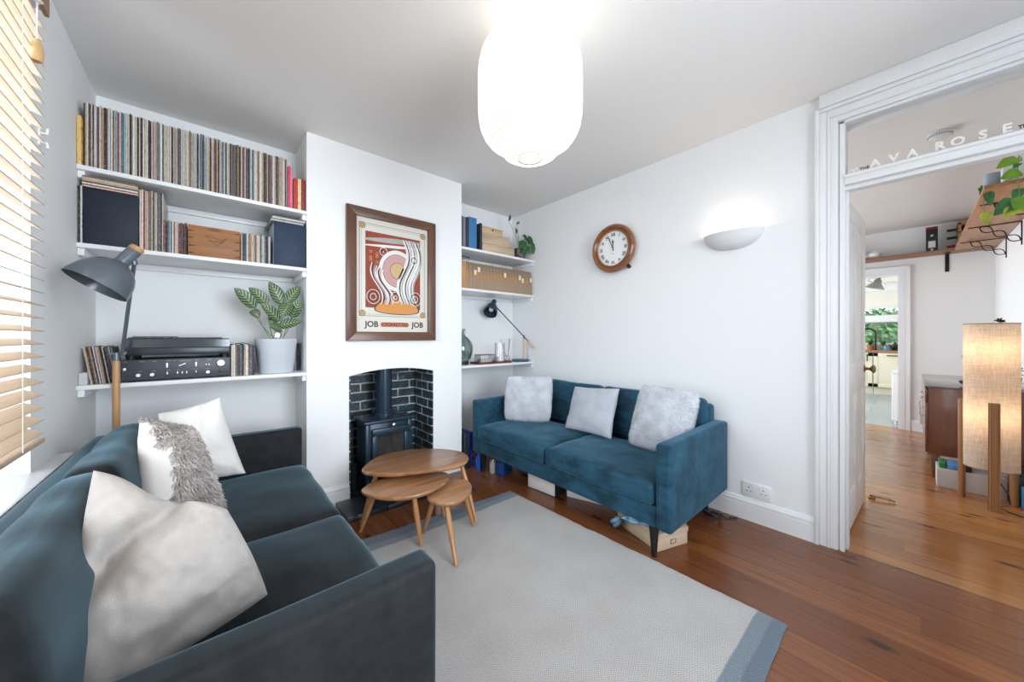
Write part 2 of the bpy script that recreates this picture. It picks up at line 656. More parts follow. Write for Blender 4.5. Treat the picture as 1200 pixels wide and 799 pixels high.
# left wall with the blind's window
WY0, WY1, WZ0, WZ1 = .42, 2.096, .706, 2.42
bm = new()
box(bm, -.80, XL, WY1, 3.3, 0, H)
box(bm, -.80, XL, -1.5, WY0, 0, H)
box(bm, -.80, XL, WY0, WY1, 0, WZ0)
box(bm, -.80, XL, WY0, WY1, WZ1, H)
struct('wall_left', bm, WALL)
bm = new(); box(bm, -.72, -.432, WY0 - .2, 2.36, .676, WZ0 + .001, .008)
struct('trim_1', bm, GLOSSW)                                   # the window board
bm = new()
for y0, y1, z0, z1 in ((WY0, WY0 + .06, WZ0, WZ1), (WY1 - .06, WY1, WZ0, WZ1), (WY0, WY1, WZ0, WZ0 + .07), (WY0, WY1, WZ1 - .06, WZ1), (WY0, WY1, 1.53, 1.59), (1.235, 1.275, WZ0, WZ1)):
    box(bm, -.74, -.68, y0, y1, z0, z1, .005)
w1 = struct('window_1', bm, GLOSSW)
bm = new(); box(bm, -.712, -.706, WY0 + .05, WY1 - .05, WZ0 + .06, WZ1 - .05)
part('pane', bm, GLASS, w1)

# back wall and chimney breast
bm = new(); box(bm, -.80, 2.80, YB, 3.3, 0, H)
struct('wall_back', bm, WALL)
OX0, OX1, OZ, OA = .764, 1.441, .911, .040
arch = [(OX1, OZ)] + [(OX1 + (OX0 - OX1) * i / 14, OZ + OA * (1 - (2 * i / 14 - 1) ** 2)) for i in range(1, 14)] + [(OX0, OZ)]
poly = [(XC0, 0), (XC0, H), (XC1, H), (XC1, 0), (OX1, 0)] + arch + [(OX0, 0)]
bm = new(); prism(bm, poly, YB - YC, Matrix(((1, 0, 0, 0), (0, 0, 1, YC), (0, 1, 0, 0), (0, 0, 0, 1))))
struct('wall_chimney', bm, WALL)

def brick():
    m, nt, bs = nodes('painted_firebox_brick')
    tc = N(nt, 'ShaderNodeTexCoord')
    sp = N(nt, 'ShaderNodeSeparateXYZ')
    nt.links.new(tc.outputs['Object'], sp.inputs[0])
    cb = N(nt, 'ShaderNodeCombineXYZ')
    dist = noise_(nt, mapped(nt, (1, 1, 1)), 14, 3)
    nt.links.new(math_(nt, 'ADD', math_(nt, 'ADD', sp.outputs['X'], sp.outputs['Y']), math_(nt, 'MULTIPLY', dist, .012)), cb.inputs[0])
    nt.links.new(math_(nt, 'ADD', sp.outputs['Z'], math_(nt, 'MULTIPLY', dist, .012)), cb.inputs[1])
    br = N(nt, 'ShaderNodeTexBrick')
    br.inputs['Scale'].default_value = 1
    br.inputs['Brick Width'].default_value = .215
    br.inputs['Row Height'].default_value = .074
    br.inputs['Mortar Size'].default_value = .0065
    br.inputs['Mortar Smooth'].default_value = .3
    br.inputs['Color1'].default_value = (.008, .016, .024, 1)
    br.inputs['Color2'].default_value = (.014, .030, .042, 1)
    br.inputs['Mortar'].default_value = (.58, .56, .52, 1)
    nt.links.new(cb.outputs[0], br.inputs['Vector'])
    wear = noise_(nt, mapped(nt, (1, 1, 1)), 26, 5, .65)
    col = mix(nt, ramp(nt, wear, [(.50, (0, 0, 0)), (.70, (.85, .85, .85))]), br.outputs['Color'], (.06, .17, .24))
    soot = noise_(nt, mapped(nt, (1, 1, 1)), 7, 3)
    col = mix(nt, ramp(nt, soot, [(.5, (0, 0, 0)), (.66, (.7, .7, .7))]), col, (.012, .016, .02))
    nt.links.new(col, bs.inputs['Base Color'])
    bs.inputs['Roughness'].default_value = .38
    bump_(nt, bs, math_(nt, 'SUBTRACT', math_(nt, 'MULTIPLY', wear, .4), br.outputs['Fac']), .7, .006)
    return m
BRICK = brick()
bm = new(); box(bm, OX0 + .001, OX1 - .001, 3.02, 3.06, 0, 1.05)
struct('wall_firebox_back', bm, BRICK)
bm = new(); box(bm, OX1 - .012, OX1 + .02, YC + .004, 3.05, 0, OZ - .001)
struct('wall_firebox_right', bm, BRICK)
bm = new(); box(bm, OX0 - .02, OX0 + .012, YC + .004, 3.05, 0, OZ - .001)
struct('wall_firebox_left', bm, BRICK)

SLATE = mat('slate_hearth', (.018, .024, .03), .3, var=.5, vscale=6, bump=.15, bscale=30)
bm = new()
for i, (x0, x1) in enumerate(((.668, .93), (.933, 1.21), (1.213, 1.50))):
    box(bm, x0, x1, 2.375, 2.66, .0, .034, .004)
box(bm, OX0 + .013, OX1 - .013, 2.662, 3.019, .0, .034)
h = single('hearth', bm, SLATE, 'dark slate hearth slab in front of the wood stove', 'hearth')

# right wall with the doorway
DY0, DY1, DZ = -.57, .269, 2.40
bm = new()
box(bm, XR, 2.80, DY1 + .002, 3.3, 0, H)
box(bm, XR, 2.80, -1.5, DY0 - .002, 0, H)
box(bm, XR, 2.80, DY0, DY1, DZ + .002, H)
struct('wall_right', bm, WALL)

# rear wall, behind the camera, with an opening added to let fill light in
bm = new()
box(bm, -.80, .1, -1.5, -1.3, 0, H)
box(bm, 2.3, 2.80, -1.5, -1.3, 0, H)
box(bm, .1, 2.3, -1.5, -1.3, 0, .6)
box(bm, .1, 2.3, -1.5, -1.3, 2.4, H)
struct('wall_rear', bm, WALL)
bm = new()
for x in (.1, .82, 1.54, 2.25):
    box(bm, x, x + .05, -1.45, -1.4, .6, 2.4)
for z in (.6, 1.5, 2.35):
    box(bm, .1, 2.3, -1.45, -1.4, z, z + .05)
struct('window_added_rear', bm, GLOSSW)  # unseen window frame, added with the fill light behind the camera

# skirting boards
def skirt(bm, p0, p1, nrm, hgt=.141, th=.02):
    p0, p1, nrm = Vector((*p0, 0)), Vector((*p1, 0)), Vector((*nrm, 0))
    prof = [(0, 0), (th, 0), (th, hgt * .72), (th * .78, hgt * .735), (th * .95, hgt * .77), (th * .95, hgt * .86), (th * .55, hgt * .90), (th * .35, hgt), (0, hgt)]
    a = [bm.verts.new(p0 + nrm * u + Vector((0, 0, v))) for u, v in prof]
    b = [bm.verts.new(p1 + nrm * u + Vector((0, 0, v))) for u, v in prof]
    n = len(a)
    for i in range(n):
        bm.faces.new((a[i], a[(i + 1) % n], b[(i + 1) % n], b[i]))
    bm.faces.new(a); bm.faces.new(b[::-1])
bm = new(); skirt(bm, (XR, 3.06), (XR, .372), (-1, 0)); struct('baseboard_right', bm, GLOSSW, sharp=25)
bm = new(); skirt(bm, (XC0, YC), (OX0, YC), (0, -1)); struct('baseboard_chimney', bm, GLOSSW, sharp=25)
bm = new(); skirt(bm, (OX1, YC), (XC1, YC), (0, -1)); struct('baseboard_chimney.001', bm, GLOSSW, sharp=25)
bm = new(); skirt(bm, (XC1, YB), (2.65, YB), (0, -1)); struct('baseboard_back', bm, GLOSSW, sharp=25)
bm = new(); skirt(bm, (XF, YD), (XF, .016), (-1, 0)); struct('baseboard_dining', bm, GLOSSW, sharp=25)
bm = new(); skirt(bm, (2.85, YD), (XF, YD), (0, 1)); struct('baseboard_side', bm, GLOSSW, sharp=25)

# door lining, architraves, transom
def architrave(bm, x, s, y_in, y_out, z_in, z_out, other_in, other_out):
    """moulded surround on the plane x, projecting by s; stepped in three bands"""
    steps = [(0., .32, .014), (.32, .46, .020), (.46, .80, .017), (.80, 1., .030)]
    for a, b, t in steps:        # a..b runs from the opening outwards
        ya, yb = y_in + (y_out - y_in) * a, y_in + (y_out - y_in) * b
        oa, ob = other_in + (other_out - other_in) * a, other_in + (other_out - other_in) * b
        za, zb = z_in + (z_out - z_in) * a, z_in + (z_out - z_in) * b
        box(bm, min(x, x + s * t), max(x, x + s * t), min(ya, yb), max(ya, yb), 0, zb, .003)
        box(bm, min(x, x + s * t), max(x, x + s * t), min(oa, ob), max(oa, ob), 0, zb, .003)
        box(bm, min(x, x + s * t), max(x, x + s * t), oa, ya, za, zb, .003)
bm = new()
architrave(bm, XR, -1, DY1 + .006, .372, 2.406, 2.50, DY0 - .006, DY0 - .104)
struct('trim_2', bm, GLOSSW)
bm = new(); box(bm, 2.635, XR, DY0 - .13, .352, 2.502, H - .001, .004)
struct('trim_3', bm, GLOSSW)                                   # boxed head above the architrave
bm = new()
box(bm, XR - .006, 2.806, DY1 - .022, DY1, 0, DZ, .002)
box(bm, XR - .006, 2.806, DY0, DY0 + .022, 0, DZ, .002)
box(bm, XR - .006, 2.806, DY0, DY1, DZ - .012, DZ, .002)
box(bm, 2.715, 2.765, DY1 - .034, DY1 - .02, 0, 2.045, .002)   # door stop
box(bm, 2.66, 2.806, DY0 + .02, DY1 - .02, 2.040, 2.092, .004) # transom rail
box(bm, 2.652, 2.675, DY0 + .02, DY1 - .02, 2.078, 2.096, .004)
box(bm, 2.69, 2.75, DY0 + .02, DY1 - .02, 2.018, 2.041, .003)
struct('trim_4', bm, GLOSSW)
bm = new(); box(bm, 2.722, 2.728, DY0 + .02, DY1 - .02, 2.09, DZ - .01)
tw = struct('window_3', bm, GLASS)
LETTER = mat('pale_lettering', (.86, .84, .79), .45)
DLET = mat('dark_lettering', (.05, .045, .05), .5)
def MT(y, z, x=2.700):
    # text reads along -Y, upright along Z, facing -X
    return Matrix(((0, 0, -1, x), (-1, 0, 0, y), (0, 1, 0, z), (0, 0, 0, 1)))
t = thing('name_lettering', 'row of pale letters standing on the ledge above the open door', 'letters', (2.70, -.06, 2.096))
for ch, y in list(zip('AVA', (.131, .064, .0))) + list(zip('ROSE', (-.088, -.142, -.214, -.278))):
    bm = new(); text(bm, ch, .054, MT(y, 2.1315), .006, bold=.002); part('letter', bm, LETTER, t)
for ch, y in (('V', .214), ('I', .200)):
    bm = new(); text(bm, ch, .03, MT(y, 2.120), .005, bold=.001); part('letter', bm, LETTER, t)
for y, z in ((.172, 2.120), (-.325, 2.124)):
    bm = new(); text(bm, 'THE', .02, MT(y, z), .004, bold=.0006); part('small_word', bm, DLET, t, label='small dark word')

# dining room shell
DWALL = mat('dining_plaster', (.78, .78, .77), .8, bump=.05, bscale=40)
KY0, KY1, KZ = .104, .93, 2.02
bm = new()
box(bm, XF, 6.87, -.9, KY0, 0, H)
box(bm, XF, 6.87, KY1, 2.9, 0, H)
box(bm, XF, 6.87, KY0, KY1, KZ, H)
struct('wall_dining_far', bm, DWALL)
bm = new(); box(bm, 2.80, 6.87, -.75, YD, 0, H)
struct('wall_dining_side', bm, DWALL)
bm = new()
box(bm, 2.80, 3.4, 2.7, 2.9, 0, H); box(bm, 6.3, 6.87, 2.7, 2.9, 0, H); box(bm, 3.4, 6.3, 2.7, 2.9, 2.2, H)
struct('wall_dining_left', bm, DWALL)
bm = new()
for x in (3.4, 4.35, 5.3, 6.24):
    box(bm, x, x + .06, 2.76, 2.82, 0, 2.2)
box(bm, 3.4, 6.3, 2.76, 2.82, 0, .12); box(bm, 3.4, 6.3, 2.76, 2.82, 2.12, 2.2)
struct('window_added_dining', bm, GLOSSW)  # unseen glazed opening, added to bring light into the dining room
bm = new()
architrave(bm, XF, -1, KY0 - .004, .016, KZ + .004, 2.106, KY1 + .004, KY1 + .09)
box(bm, XF - .004, 6.875, KY0, KY0 + .02, 0, KZ); box(bm, XF - .004, 6.875, KY1 - .02, KY1, 0, KZ); box(bm, XF - .004, 6.875, KY0 + .0202, KY1 - .0202, KZ - .02, KZ)
struct('trim_5', bm, GLOSSW)

# the panelled door, swung open into the dining room
DOORW = mat('door_paint', (.80, .79, .77), .38, var=.06, vscale=6)
dl = .77
dM = Matrix.Translation((2.842, .288, 0)) @ Matrix.Rotation(math.atan2(-.030, .768), 4, 'Z') @ Matrix.Diagonal((.995, .78, 1, 1))
door = thing('door_1', 'white panelled door swung open into the dining room', 'door', (2.835, .26, 0))
del door['label'], door['category']
door['kind'] = 'structure'
bm = new()
zt = 2.03
st = .095
rails = [(.012, .23), (.84, 1.03), (1.93, zt)]
for x0, x1 in ((0, st), (dl - st, dl), (dl / 2 - .045, dl / 2 + .045)):
    box(bm, x0, x1, -.042, 0, .012, zt, .004, M=dM)
for z0, z1 in rails:
    box(bm, st - .004, dl - st + .004, -.0415, -.0005, z0, z1, .004, M=dM)
for x0, x1 in ((st, dl / 2 - .045), (dl / 2 + .045, dl - st)):
    for z0, z1 in ((.23, .84), (1.03, 1.93)):
        box(bm, x0 - .005, x1 + .005, -.030, -.012, z0 - .005, z1 + .005, M=dM)
        for a0, a1, b0, b1 in ((x0, x0 + .012, z0, z1), (x1 - .012, x1, z0, z1), (x0, x1, z0, z0 + .012), (x0, x1, z1 - .012, z1)):
            box(bm, a0, a1, -.037, -.005, b0, b1, .002, M=dM)
part('leaf', bm, DOORW, door)
BRASS = mat('aged_brass', (.32, .20, .09), .3, .9)
for s in (-1, 1):
    bm = new()
    Mk = dM @ Matrix.Translation((dl - .055, -.042 if s < 0 else 0, .97)) @ Matrix.Rotation(PI / 2 if s < 0 else -PI / 2, 4, 'X')
    lathe(bm, [(0, 0), (.026, 0), (.026, .006), (.011, .010), (.009, .034), (.016, .042), (.027, .052), (.029, .062), (.022, .073), (0, .077)], 20, M=Mk)
    part('door_knob', bm, BRASS, door)
bm = new()
for z in (.22, 1.02, 1.80):
    tube(bm, [dM @ Vector((-.006, .002, z)), dM @ Vector((-.006, .002, z + .09))], .008, 8)
part('hinge', bm, GLOSSW, door)

# door stop on the dining floor
bm = new()
lathe(bm, [(0, 0), (.022, 0), (.022, .012), (.012, .02), (.012, .03), (0, .03)], 14, c=(3.70, .20, 0))
tube(bm, [(3.70, .20, .022), (3.72, .12, .02), (3.725, .08, .012)], [.008, .009, .007], 8)
single('door_stop', bm, BRASS, 'small brass door stop on the boards past the open door', 'door stop')

# ------------------------------------------------------------------ kitchen beyond
m, nt, bs = nodes('kitchen_stone_tiles')
tb = N(nt, 'ShaderNodeTexBrick'); tb.inputs['Scale'].default_value = 1
tb.inputs['Brick Width'].default_value = .9; tb.inputs['Row Height'].default_value = .5; tb.inputs['Mortar Size'].default_value = .006
tb.inputs['Color1'].default_value = (.30, .34, .36, 1); tb.inputs['Color2'].default_value = (.40, .43, .44, 1); tb.inputs['Mortar'].default_value = (.16, .17, .17, 1)
tcx = N(nt, 'ShaderNodeTexCoord'); spx = N(nt, 'ShaderNodeSeparateXYZ'); cbx = N(nt, 'ShaderNodeCombineXYZ')
nt.links.new(tcx.outputs['Object'], spx.inputs[0]); nt.links.new(spx.outputs['Y'], cbx.inputs[0]); nt.links.new(spx.outputs['X'], cbx.inputs[1])
nt.links.new(cbx.outputs[0], tb.inputs['Vector']); nt.links.new(tb.outputs['Color'], bs.inputs['Base Color'])
bs.inputs['Roughness'].default_value = .3
bm = new(); box(bm, 6.87, 11.1, -.3, 3.2, -.06, -.001)
struct('floor_kitchen', bm, m)
CREAMW = mat('kitchen_wall', (.80, .77, .70), .7)
bm = new(); box(bm, 6.87, 11.1, -.1, .08, 0, 2.4); struct('wall_kitchen_side', bm, CREAMW)
bm = new(); box(bm, 6.87, 11.1, -.1, 3.2, 2.215, 2.4); struct('ceiling_kitchen', bm, CREAMW)
bm = new(); box(bm, 9.6, 9.75, .08, 3.2, 2.06, 2.214, .01); struct('beam_kitchen', bm, GLOSSW)
GX = 10.95
bm = new()
box(bm, GX, 11.1, -.1, 3.2, 0, 1.02); box(bm, GX, 11.1, -.1, 3.2, 1.84, 2.4); box(bm, GX, 11.1, -.1, .10, 1.0, 1.9)
struct('wall_kitchen_far', bm, CREAMW)
bm = new()
for z0, z1 in ((1.0, 1.06), (1.51, 1.66), (1.81, 1.86)):
    box(bm, GX - .01, GX + .07, .08, 2.4, z0, z1, .006)
for y in (.08, 1.2, 2.34):
    box(bm, GX - .005, GX + .07, y, y + .06, 1.0, 1.86, .006)
w5 = struct('window_5', bm, GLOSSW)
bm = new(); box(bm, GX + .025, GX + .03, .1, 2.38, 1.03, 1.83); part('pane', bm, GLASS, w5)

CREAM = mat('cream_cabinet_paint', (.72, .66, .52), .4)
DKH = mat('dark_iron_handle', (.03, .025, .022), .4, .6)
OAKTOP = wood('oak_worktop', (.22, .11, .05), (.34, .18, .08), .4, 'y')
def cabinet(y0, y1, label, vertical, hy):
    t = thing('kitchen_cabinet', label, 'cabinet', (10.7, (y0 + y1) / 2, 0), group='cream base units in the kitchen')
    bm = new(); box(bm, 10.42, GX - .02, y0 + .001, y1 - .001, .15, .868); box(bm, 10.47, GX - .02, y0 + .001, y1 - .001, 0, .15)
    part('body', bm, CREAM, t)
    bm = new(); box(bm, 10.395, 10.419, y0 + .004, y1 - .004, .16, .862, .003)
    for a0, a1, b0, b1 in ((y0 + .004, y0 + .07, .16, .862), (y1 - .07, y1 - .004, .16, .862), (y0 + .004, y1 - .004, .16, .23), (y0 + .004, y1 - .004, .79, .862)):
        box(bm, 10.388, 10.396, a0, a1, b0, b1, .002)
    d = part('cabinet_door', bm, CREAM, t)
    bm = new()
    pts = [(10.388, hy, .83), (10.36, hy, .82), (10.36, hy, .70), (10.388, hy, .69)] if vertical else [(10.388, hy - .1, .81), (10.36, hy - .09, .81), (10.36, hy + .09, .81), (10.388, hy + .1, .81)]
    tube(bm, pts, .009, 8)
    part('handle', bm, DKH, d)
cabinet(.54, 1.1, 'cream cabinet with an upright handle, left of the kitchen doorway view', True, .62)
cabinet(.10, .535, 'cream cabinet with a level bar handle, at the kitchen side wall', False, .24)
bm = new(); box(bm, 10.38, GX - .012, .085, 1.12, .87, .91, .004)
single('worktop', bm, OAKTOP, 'brown wooden worktop over the cream kitchen cabinets', 'worktop')
t = thing('kitchen_tap', 'dark gooseneck tap at the kitchen window', 'tap', (10.78, .52, .91))
bm = new(); lathe(bm, [(0, 0), (.03, 0), (.03, .012), (.018, .02), (.016, .06), (0, .06)], 14, c=(10.78, .52, .911)); part('tap_base', bm, DKH, t)
bm = new(); tube(bm, [(10.78, .52, .96)] + [(10.78 - .0, .52 + .12 - .12 * math.cos(PI * i / 10), 1.25 + .12 * math.sin(PI * i / 10)) for i in range(11)] + [(10.78, .76, 1.17)], .016, 10); part('spout', bm, DKH, t)
GREEN1 = mat('window_sill_foliage', (.10, .24, .03), .5, var=.5, vscale=20)
TERRA = mat('terracotta', (.40, .16, .08), .7)
def sillpot(y, label, h=.16, w=.11, potc=TERRA):
    t = thing('potted_plant', label, 'plant', (10.88, y, .911))
    bm = new(); lathe(bm, [(0, 0), (.045, 0), (.06, .10), (.054, .10), (.045, .02), (0, .02)], 14, c=(10.88, y, .911)); part('pot', bm, potc, t)
    bm = new()
    for k in range(26):
        a, r = rnd.uniform(0, 2 * PI), rnd.uniform(.02, w)
        p = Vector((10.87 + min(.04, r * math.cos(a)), y + r * math.sin(a), .99 + rnd.uniform(.02, h)))
        leaf(bm, arc((10.88, y, 1.0), p, .02, 4), .05, Vector((-.3, 0, 1)), nu=2)
    part('foliage', bm, GREEN1, t, sharp=None, kind='stuff')
sillpot(.60, 'yellow-green plant in a terracotta pot at the kitchen window')
sillpot(.41, 'smaller green plant right of the kitchen tap', .12, .09, mat('grey_pot', (.2, .25, .3), .5))
bm = new()
lathe(bm, [(0, 0), (.05, 0), (.07, .05), (.065, .11), (.03, .145), (.012, .15), (.016, .17), (0, .18)], 18, c=(10.80, .235, .911))
tube(bm, arc((10.80, .29, .96), (10.80, .325, 1.03), .0, 4), [.018, .015, .012, .011, .01], 8)
tube(bm, arc((10.80, .17, 1.02), (10.80, .17, .95), -.05, 8, Vector((0, 1, 0))), .009, 6)
single('teapot', bm, BLACK, 'small black teapot on the kitchen worktop by the window', 'teapot')
bm = new(); lathe(bm, [(0, 0), (.035, 0), (.038, .09), (.034, .09), (.03, .01), (0, .01)], 16, c=(10.66, .36, .911))
single('tumbler', bm, mat('blue_glass', (.12, .3, .42), .15), 'blue tumbler beside the kitchen tap', 'tumbler')
# ceiling spot
t = thing('ceiling_spotlight', 'grey metal spotlight hanging from the kitchen ceiling', 'spotlight', (8.5, .37, 2.214))
GREYM = mat('grey_metal', (.30, .29, .28), .45, .3)
bm = new(); lathe(bm, [(0, 0), (.12, 0), (.12, -.02), (.02, -.03), (0, -.03)], 20, c=(8.5, .37, 2.214)); part('ceiling_plate', bm, GREYM, t)
Ms = Matrix.Translation((8.5, .37, 2.168)) @ Matrix.Rotation(R(18), 4, 'X')
bm = new(); lathe(bm, [(.02, .03), (.022, 0), (.045, -.02), (.055, -.07), (.10, -.13), (.125, -.16), (.12, -.16), (.09, -.125), (.04, -.06), (.0, -.05)], 24, M=Ms); part('lamp_shade', bm, GREYM, t)
bm = new(); tube(bm, [Ms @ Vector((0, .0, .03)), Ms @ Vector((0, .10, .0)), Ms @ Vector((0, .12, -.05)), Ms @ Vector((0, .06, -.07))], .006, 6); part('bracket', bm, GREYM, t)
# radiator
t = thing('radiator', 'white ribbed radiator just inside the kitchen doorway', 'radiator', (7.3, .15, 0))
bm = new()
for i in range(11):
    x = 7.0 + i * .055
    box(bm, x, x + .046, .115, .185, .06, .70, .012)
part('fins', bm, GLOSSW, t)
bm = new(); box(bm, 6.99, 7.62, .11, .19, .70, .722, .004); part('top_grille', bm, GLOSSW, t)
for x in (7.05, 7.55):
    bm = new(); tube(bm, [(x, .15, 0), (x, .15, .065)], .011, 8); part('pipe', bm, GLOSSW, t)

# garden outside the kitchen window
LEAFM = mat('garden_leaves', (.10, .24, .08), .6, var=.7, vscale=9)
LEAFM2 = mat('garden_leaves_pale', (.30, .42, .24), .6, var=.6, vscale=9)
def bush(x, y, z, rx, rz, m, label, seed, name='garden_bush'):
    rr = random.Random(seed)
    bm = new()
    for k in range(900):
        th, ph = rr.uniform(0, 2 * PI), math.acos(rr.uniform(-1, 1))
        q = Vector((math.cos(th) * math.sin(ph), math.sin(th) * math.sin(ph), math.cos(ph)))
        rad = rr.uniform(.72, 1.05) * (1 + .2 * noise.noise(q * 2.5 + Vector((seed, 0, 0))))
        p = Vector((x, y, z)) + Vector((q.x * rx, q.y * rx, q.z * rz)) * rad
        s = rr.uniform(.05, .11)
        d = (q + Vector((rr.uniform(-1, 1), rr.uniform(-1, 1), rr.uniform(-1, 1))) * .8).normalized()
        a = d.orthogonal().normalized(); b = d.cross(a)
        vs = [bm.verts.new(p + a * s * u + b * s * v * .6) for u, v in ((-1, 0), (0, -1), (1, 0), (0, 1))]
        bm.faces.new(vs)
    tz = z - rz
    t = thing(name, label, 'bush', (x, y, 0))
    part('foliage', bm, m, t, sharp=None, kind='stuff', raw=True)
    bm = new(); tube(bm, [(x, y, -.1), (x + .03, y + .02, max(.2, z * .5)), (x, y, z)], [.06, .05, .03], 8)
    part('trunk', bm, mat('bark', (.06, .045, .03), .9), t)
bush(13.4, .5, .9, .75, 1.0, LEAFM, 'dark green bush straight outside the kitchen window', 1)
bush(15.2, 2.5, 1.6, 1.1, 1.6, LEAFM2, 'pale green bush outside, left in the kitchen window', 2)
bush(15.6, -.1, 1.9, 1.1, 1.9, LEAFM, 'tall dark bush outside, right in the kitchen window', 3)
bm = new(); box(bm, 11.1, 24, -8, 10, -.2, -.1)
struct('ground_garden', bm, mat('lawn', (.10, .17, .05), .9, var=.4, vscale=12))
bm = new(); box(bm, 17.6, 17.7, -4, 6, -.1, 2.0)
for k in range(40):
    box(bm, 17.57, 17.6, -4 + k * .25, -4 + k * .25 + .235, -.1, 2.02, .004)
single('garden_fence', bm, wood('fence_board', (.16, .12, .09), (.26, .2, .15), .8, 'z'), 'board fence behind the bushes in the garden', 'fence')
# ================================================================== SOFAS
VB = velvet('teal_blue_velvet', (.020, .082, .132), (.009, .034, .056), (.30, .58, .8), .5)
VD = velvet('shaded_teal_velvet', (.019, .0215, .0245), (.011, .012, .0137), (.31, .52, .64), .66)  # the teal velvet made darker and greyer: shade put into its colour
DKWOOD = mat('black_stained_wood', (.010, .009, .009), .35)

def sofa(label, loc, rz, V, seed, L=1.80):
    """local axes: x along the seat, front at y=0, back at y=.855"""
    t = thing('sofa', label, 'sofa', loc, rz, local=True)
    AW, D = .088, .855
    bm = new()
    cushion(bm, AW, L - AW, .012, D - .02, .172, .285, .012, n=4)
    cushion(bm, AW - .004, L - AW + .004, D - .12, D, .172, .738, .028, n=6, wob=.003, seed=seed)
    part('frame', bm, V, t)
    for i, (x0, x1) in enumerate(((0, AW), (L - AW, L))):
        bm = new()
        cushion(bm, x0, x1, 0, D - .01, .170, .632, .020, crown=.002, n=8, wob=.0025, seed=seed + i)
        part('arm', bm, V, t)
    W = (L - 2 * AW) / 2
    for i in range(2):
        x0 = AW + i * W
        bm = new()
        cushion(bm, x0 + .004, x0 + W - .004, -.012, D - .235, .288, .412, .034, crown=.022, n=14, wob=.007, seed=seed + 10 * i, sides=.006)
        part('seat_cushion', bm, V, t)
        bm = new()
        Mx = Matrix.Translation((0, .70, .43)) @ Matrix.Rotation(R(-7), 4, 'X') @ Matrix.Translation((0, -.70, -.43))
        cushion(bm, x0 + .006, x0 + W - .006, .628, .752, .43, .785, .045, n=14, wob=.009, seed=seed + 5 + 10 * i, sides=.022, M=Mx)
        part('back_cushion', bm, V, t)
    for x in (.115, L - .115):
        for y in (.045, D - .09):
            bm = new(); lathe(bm, [(0, 0), (.013, 0), (.027, .172), (0, .172)], 16, c=(x, y, 0))
            part('leg', bm, DKWOOD, t)
    return t
sofa('teal blue velvet sofa along the right wall under the clock', (1.79, 2.612, 0), -PI / 2, VB, 1)
sofa('teal velvet sofa coloured as in shade, under the window blind at the left', (.44, .79, 0), PI / 2, VD, 31)

# ================================================================== CUSHIONS
LINEN = mat('cream_linen', (.41, .38, .355), .9, var=.07, vscale=30, bump=.5, bscale=420, bdist=.002, sheen=.25)
WHITEC = mat('white_cotton', (.80, .78, .75), .9, bump=.3, bscale=300, bdist=.002, sheen=.2)
GREYV = mat('pale_grey_velvet', (.44, .47, .52), .85, var=.10, vscale=9, bump=.2, bscale=300, bdist=.002, sheen=.6, sheen_tint=(.8, .85, .95))
FURW = mat('pale_fur_cover', (.60, .62, .66), .9, var=.14, vscale=14, sheen=.5)
FURP = mat('pale_fur_pile', (.64, .66, .70), .9, var=.16, vscale=14, sheen=.4)
SHAG = mat('grey_shag_pile', (.50, .45, .43), .9, var=.30, vscale=11, sheen=.3)

def sew(bm):
    return bm

# big cream cushion against the near arm
bm = new()
t = thing('cushion', 'large cream linen cushion nearest the camera on the left sofa', 'cushion', (-.05, 1.2, .44))
pillow4(bm, (-.222, 1.365, .860), (.035, 1.205, .738), (.125, 1.215, .462), (-.215, 1.085, .455), .21, n=80, wob=.007, seed=3, pinch=-.045, sag=.030, power=.30,
        crease=[(-1.05, .15, .30, -.98, .075, .14), (-.2, .8, .8, .40, .014, .16), (-.6, .75, .2, .55, .010, .12)])
part('cover', bm, LINEN, t, raw=True)
# white cushion against the far arm
bm = new()
t = thing('cushion', 'plain white cushion standing at the far arm of the left sofa', 'cushion', (-.08, 2.36, .44))
pillow4(bm, (-.19, 2.43, .822), (.042, 2.40, .878), (.150, 2.385, .455), (-.17, 2.38, .455), .16, n=34, wob=.010, seed=9, pinch=.045, power=.38,
        crease=[(.25, -.9, .05, -.1, .02, .10)])
part('cover', bm, WHITEC, t, raw=True)
# shaggy cushion, white back and grey pile face
t = thing('cushion', 'shaggy grey cushion with a white back in the middle of the left sofa', 'cushion', (-.1, 1.95, .44))
sb = new()
pillow4(sb, (-.200, 1.95, .875), (-.075, 2.08, .80), (.035, 1.96, .445), (-.165, 1.82, .445), .17, n=30, wob=.006, seed=5, pinch=.02, power=.34)
sb.normal_update()
pile = new()
tufts(sb, pile, 7500, .028, .0085, 4, keep=lambda f: f.normal.x > .22 or f.normal.z > .72, curl=.9, jit=.8)
part('cover', sb, WHITEC, t, raw=True)
part('pile', pile, SHAG, t, kind='stuff', sharp=None, raw=True)

# three pale cushions on the blue sofa
def furry(label, q, th, seed, cnt=16000):
    t = thing('cushion', label, 'cushion', tuple((Vector(q[2]) + Vector(q[3])) / 2))
    sb = new(); pillow4(sb, *q, th, n=30, wob=.009, seed=seed, pinch=.0, power=.32, soft=.055)
    sb.normal_update()
    pile = new(); tufts(sb, pile, cnt, .015, .0024, seed, curl=.5, jit=.9, droop=.4)
    part('cover', sb, FURW, t, raw=True)
    part('pile', pile, FURP, t, kind='stuff', sharp=None, raw=True)
furry('pale furry cushion at the far arm of the blue sofa', ((2.075, 2.465, .832), (2.345, 2.135, .838), (2.27, 2.10, .452), (2.025, 2.43, .452)), .145, 11)
furry('large pale furry cushion by the near arm of the blue sofa', ((2.335, 1.265, .862), (2.355, .880, .838), (2.235, .930, .452), (2.235, 1.32, .452)), .16, 12, 18000)
t = thing('cushion', 'smooth pale grey velvet cushion in the middle of the blue sofa', 'cushion', (2.2, 1.7, .45))
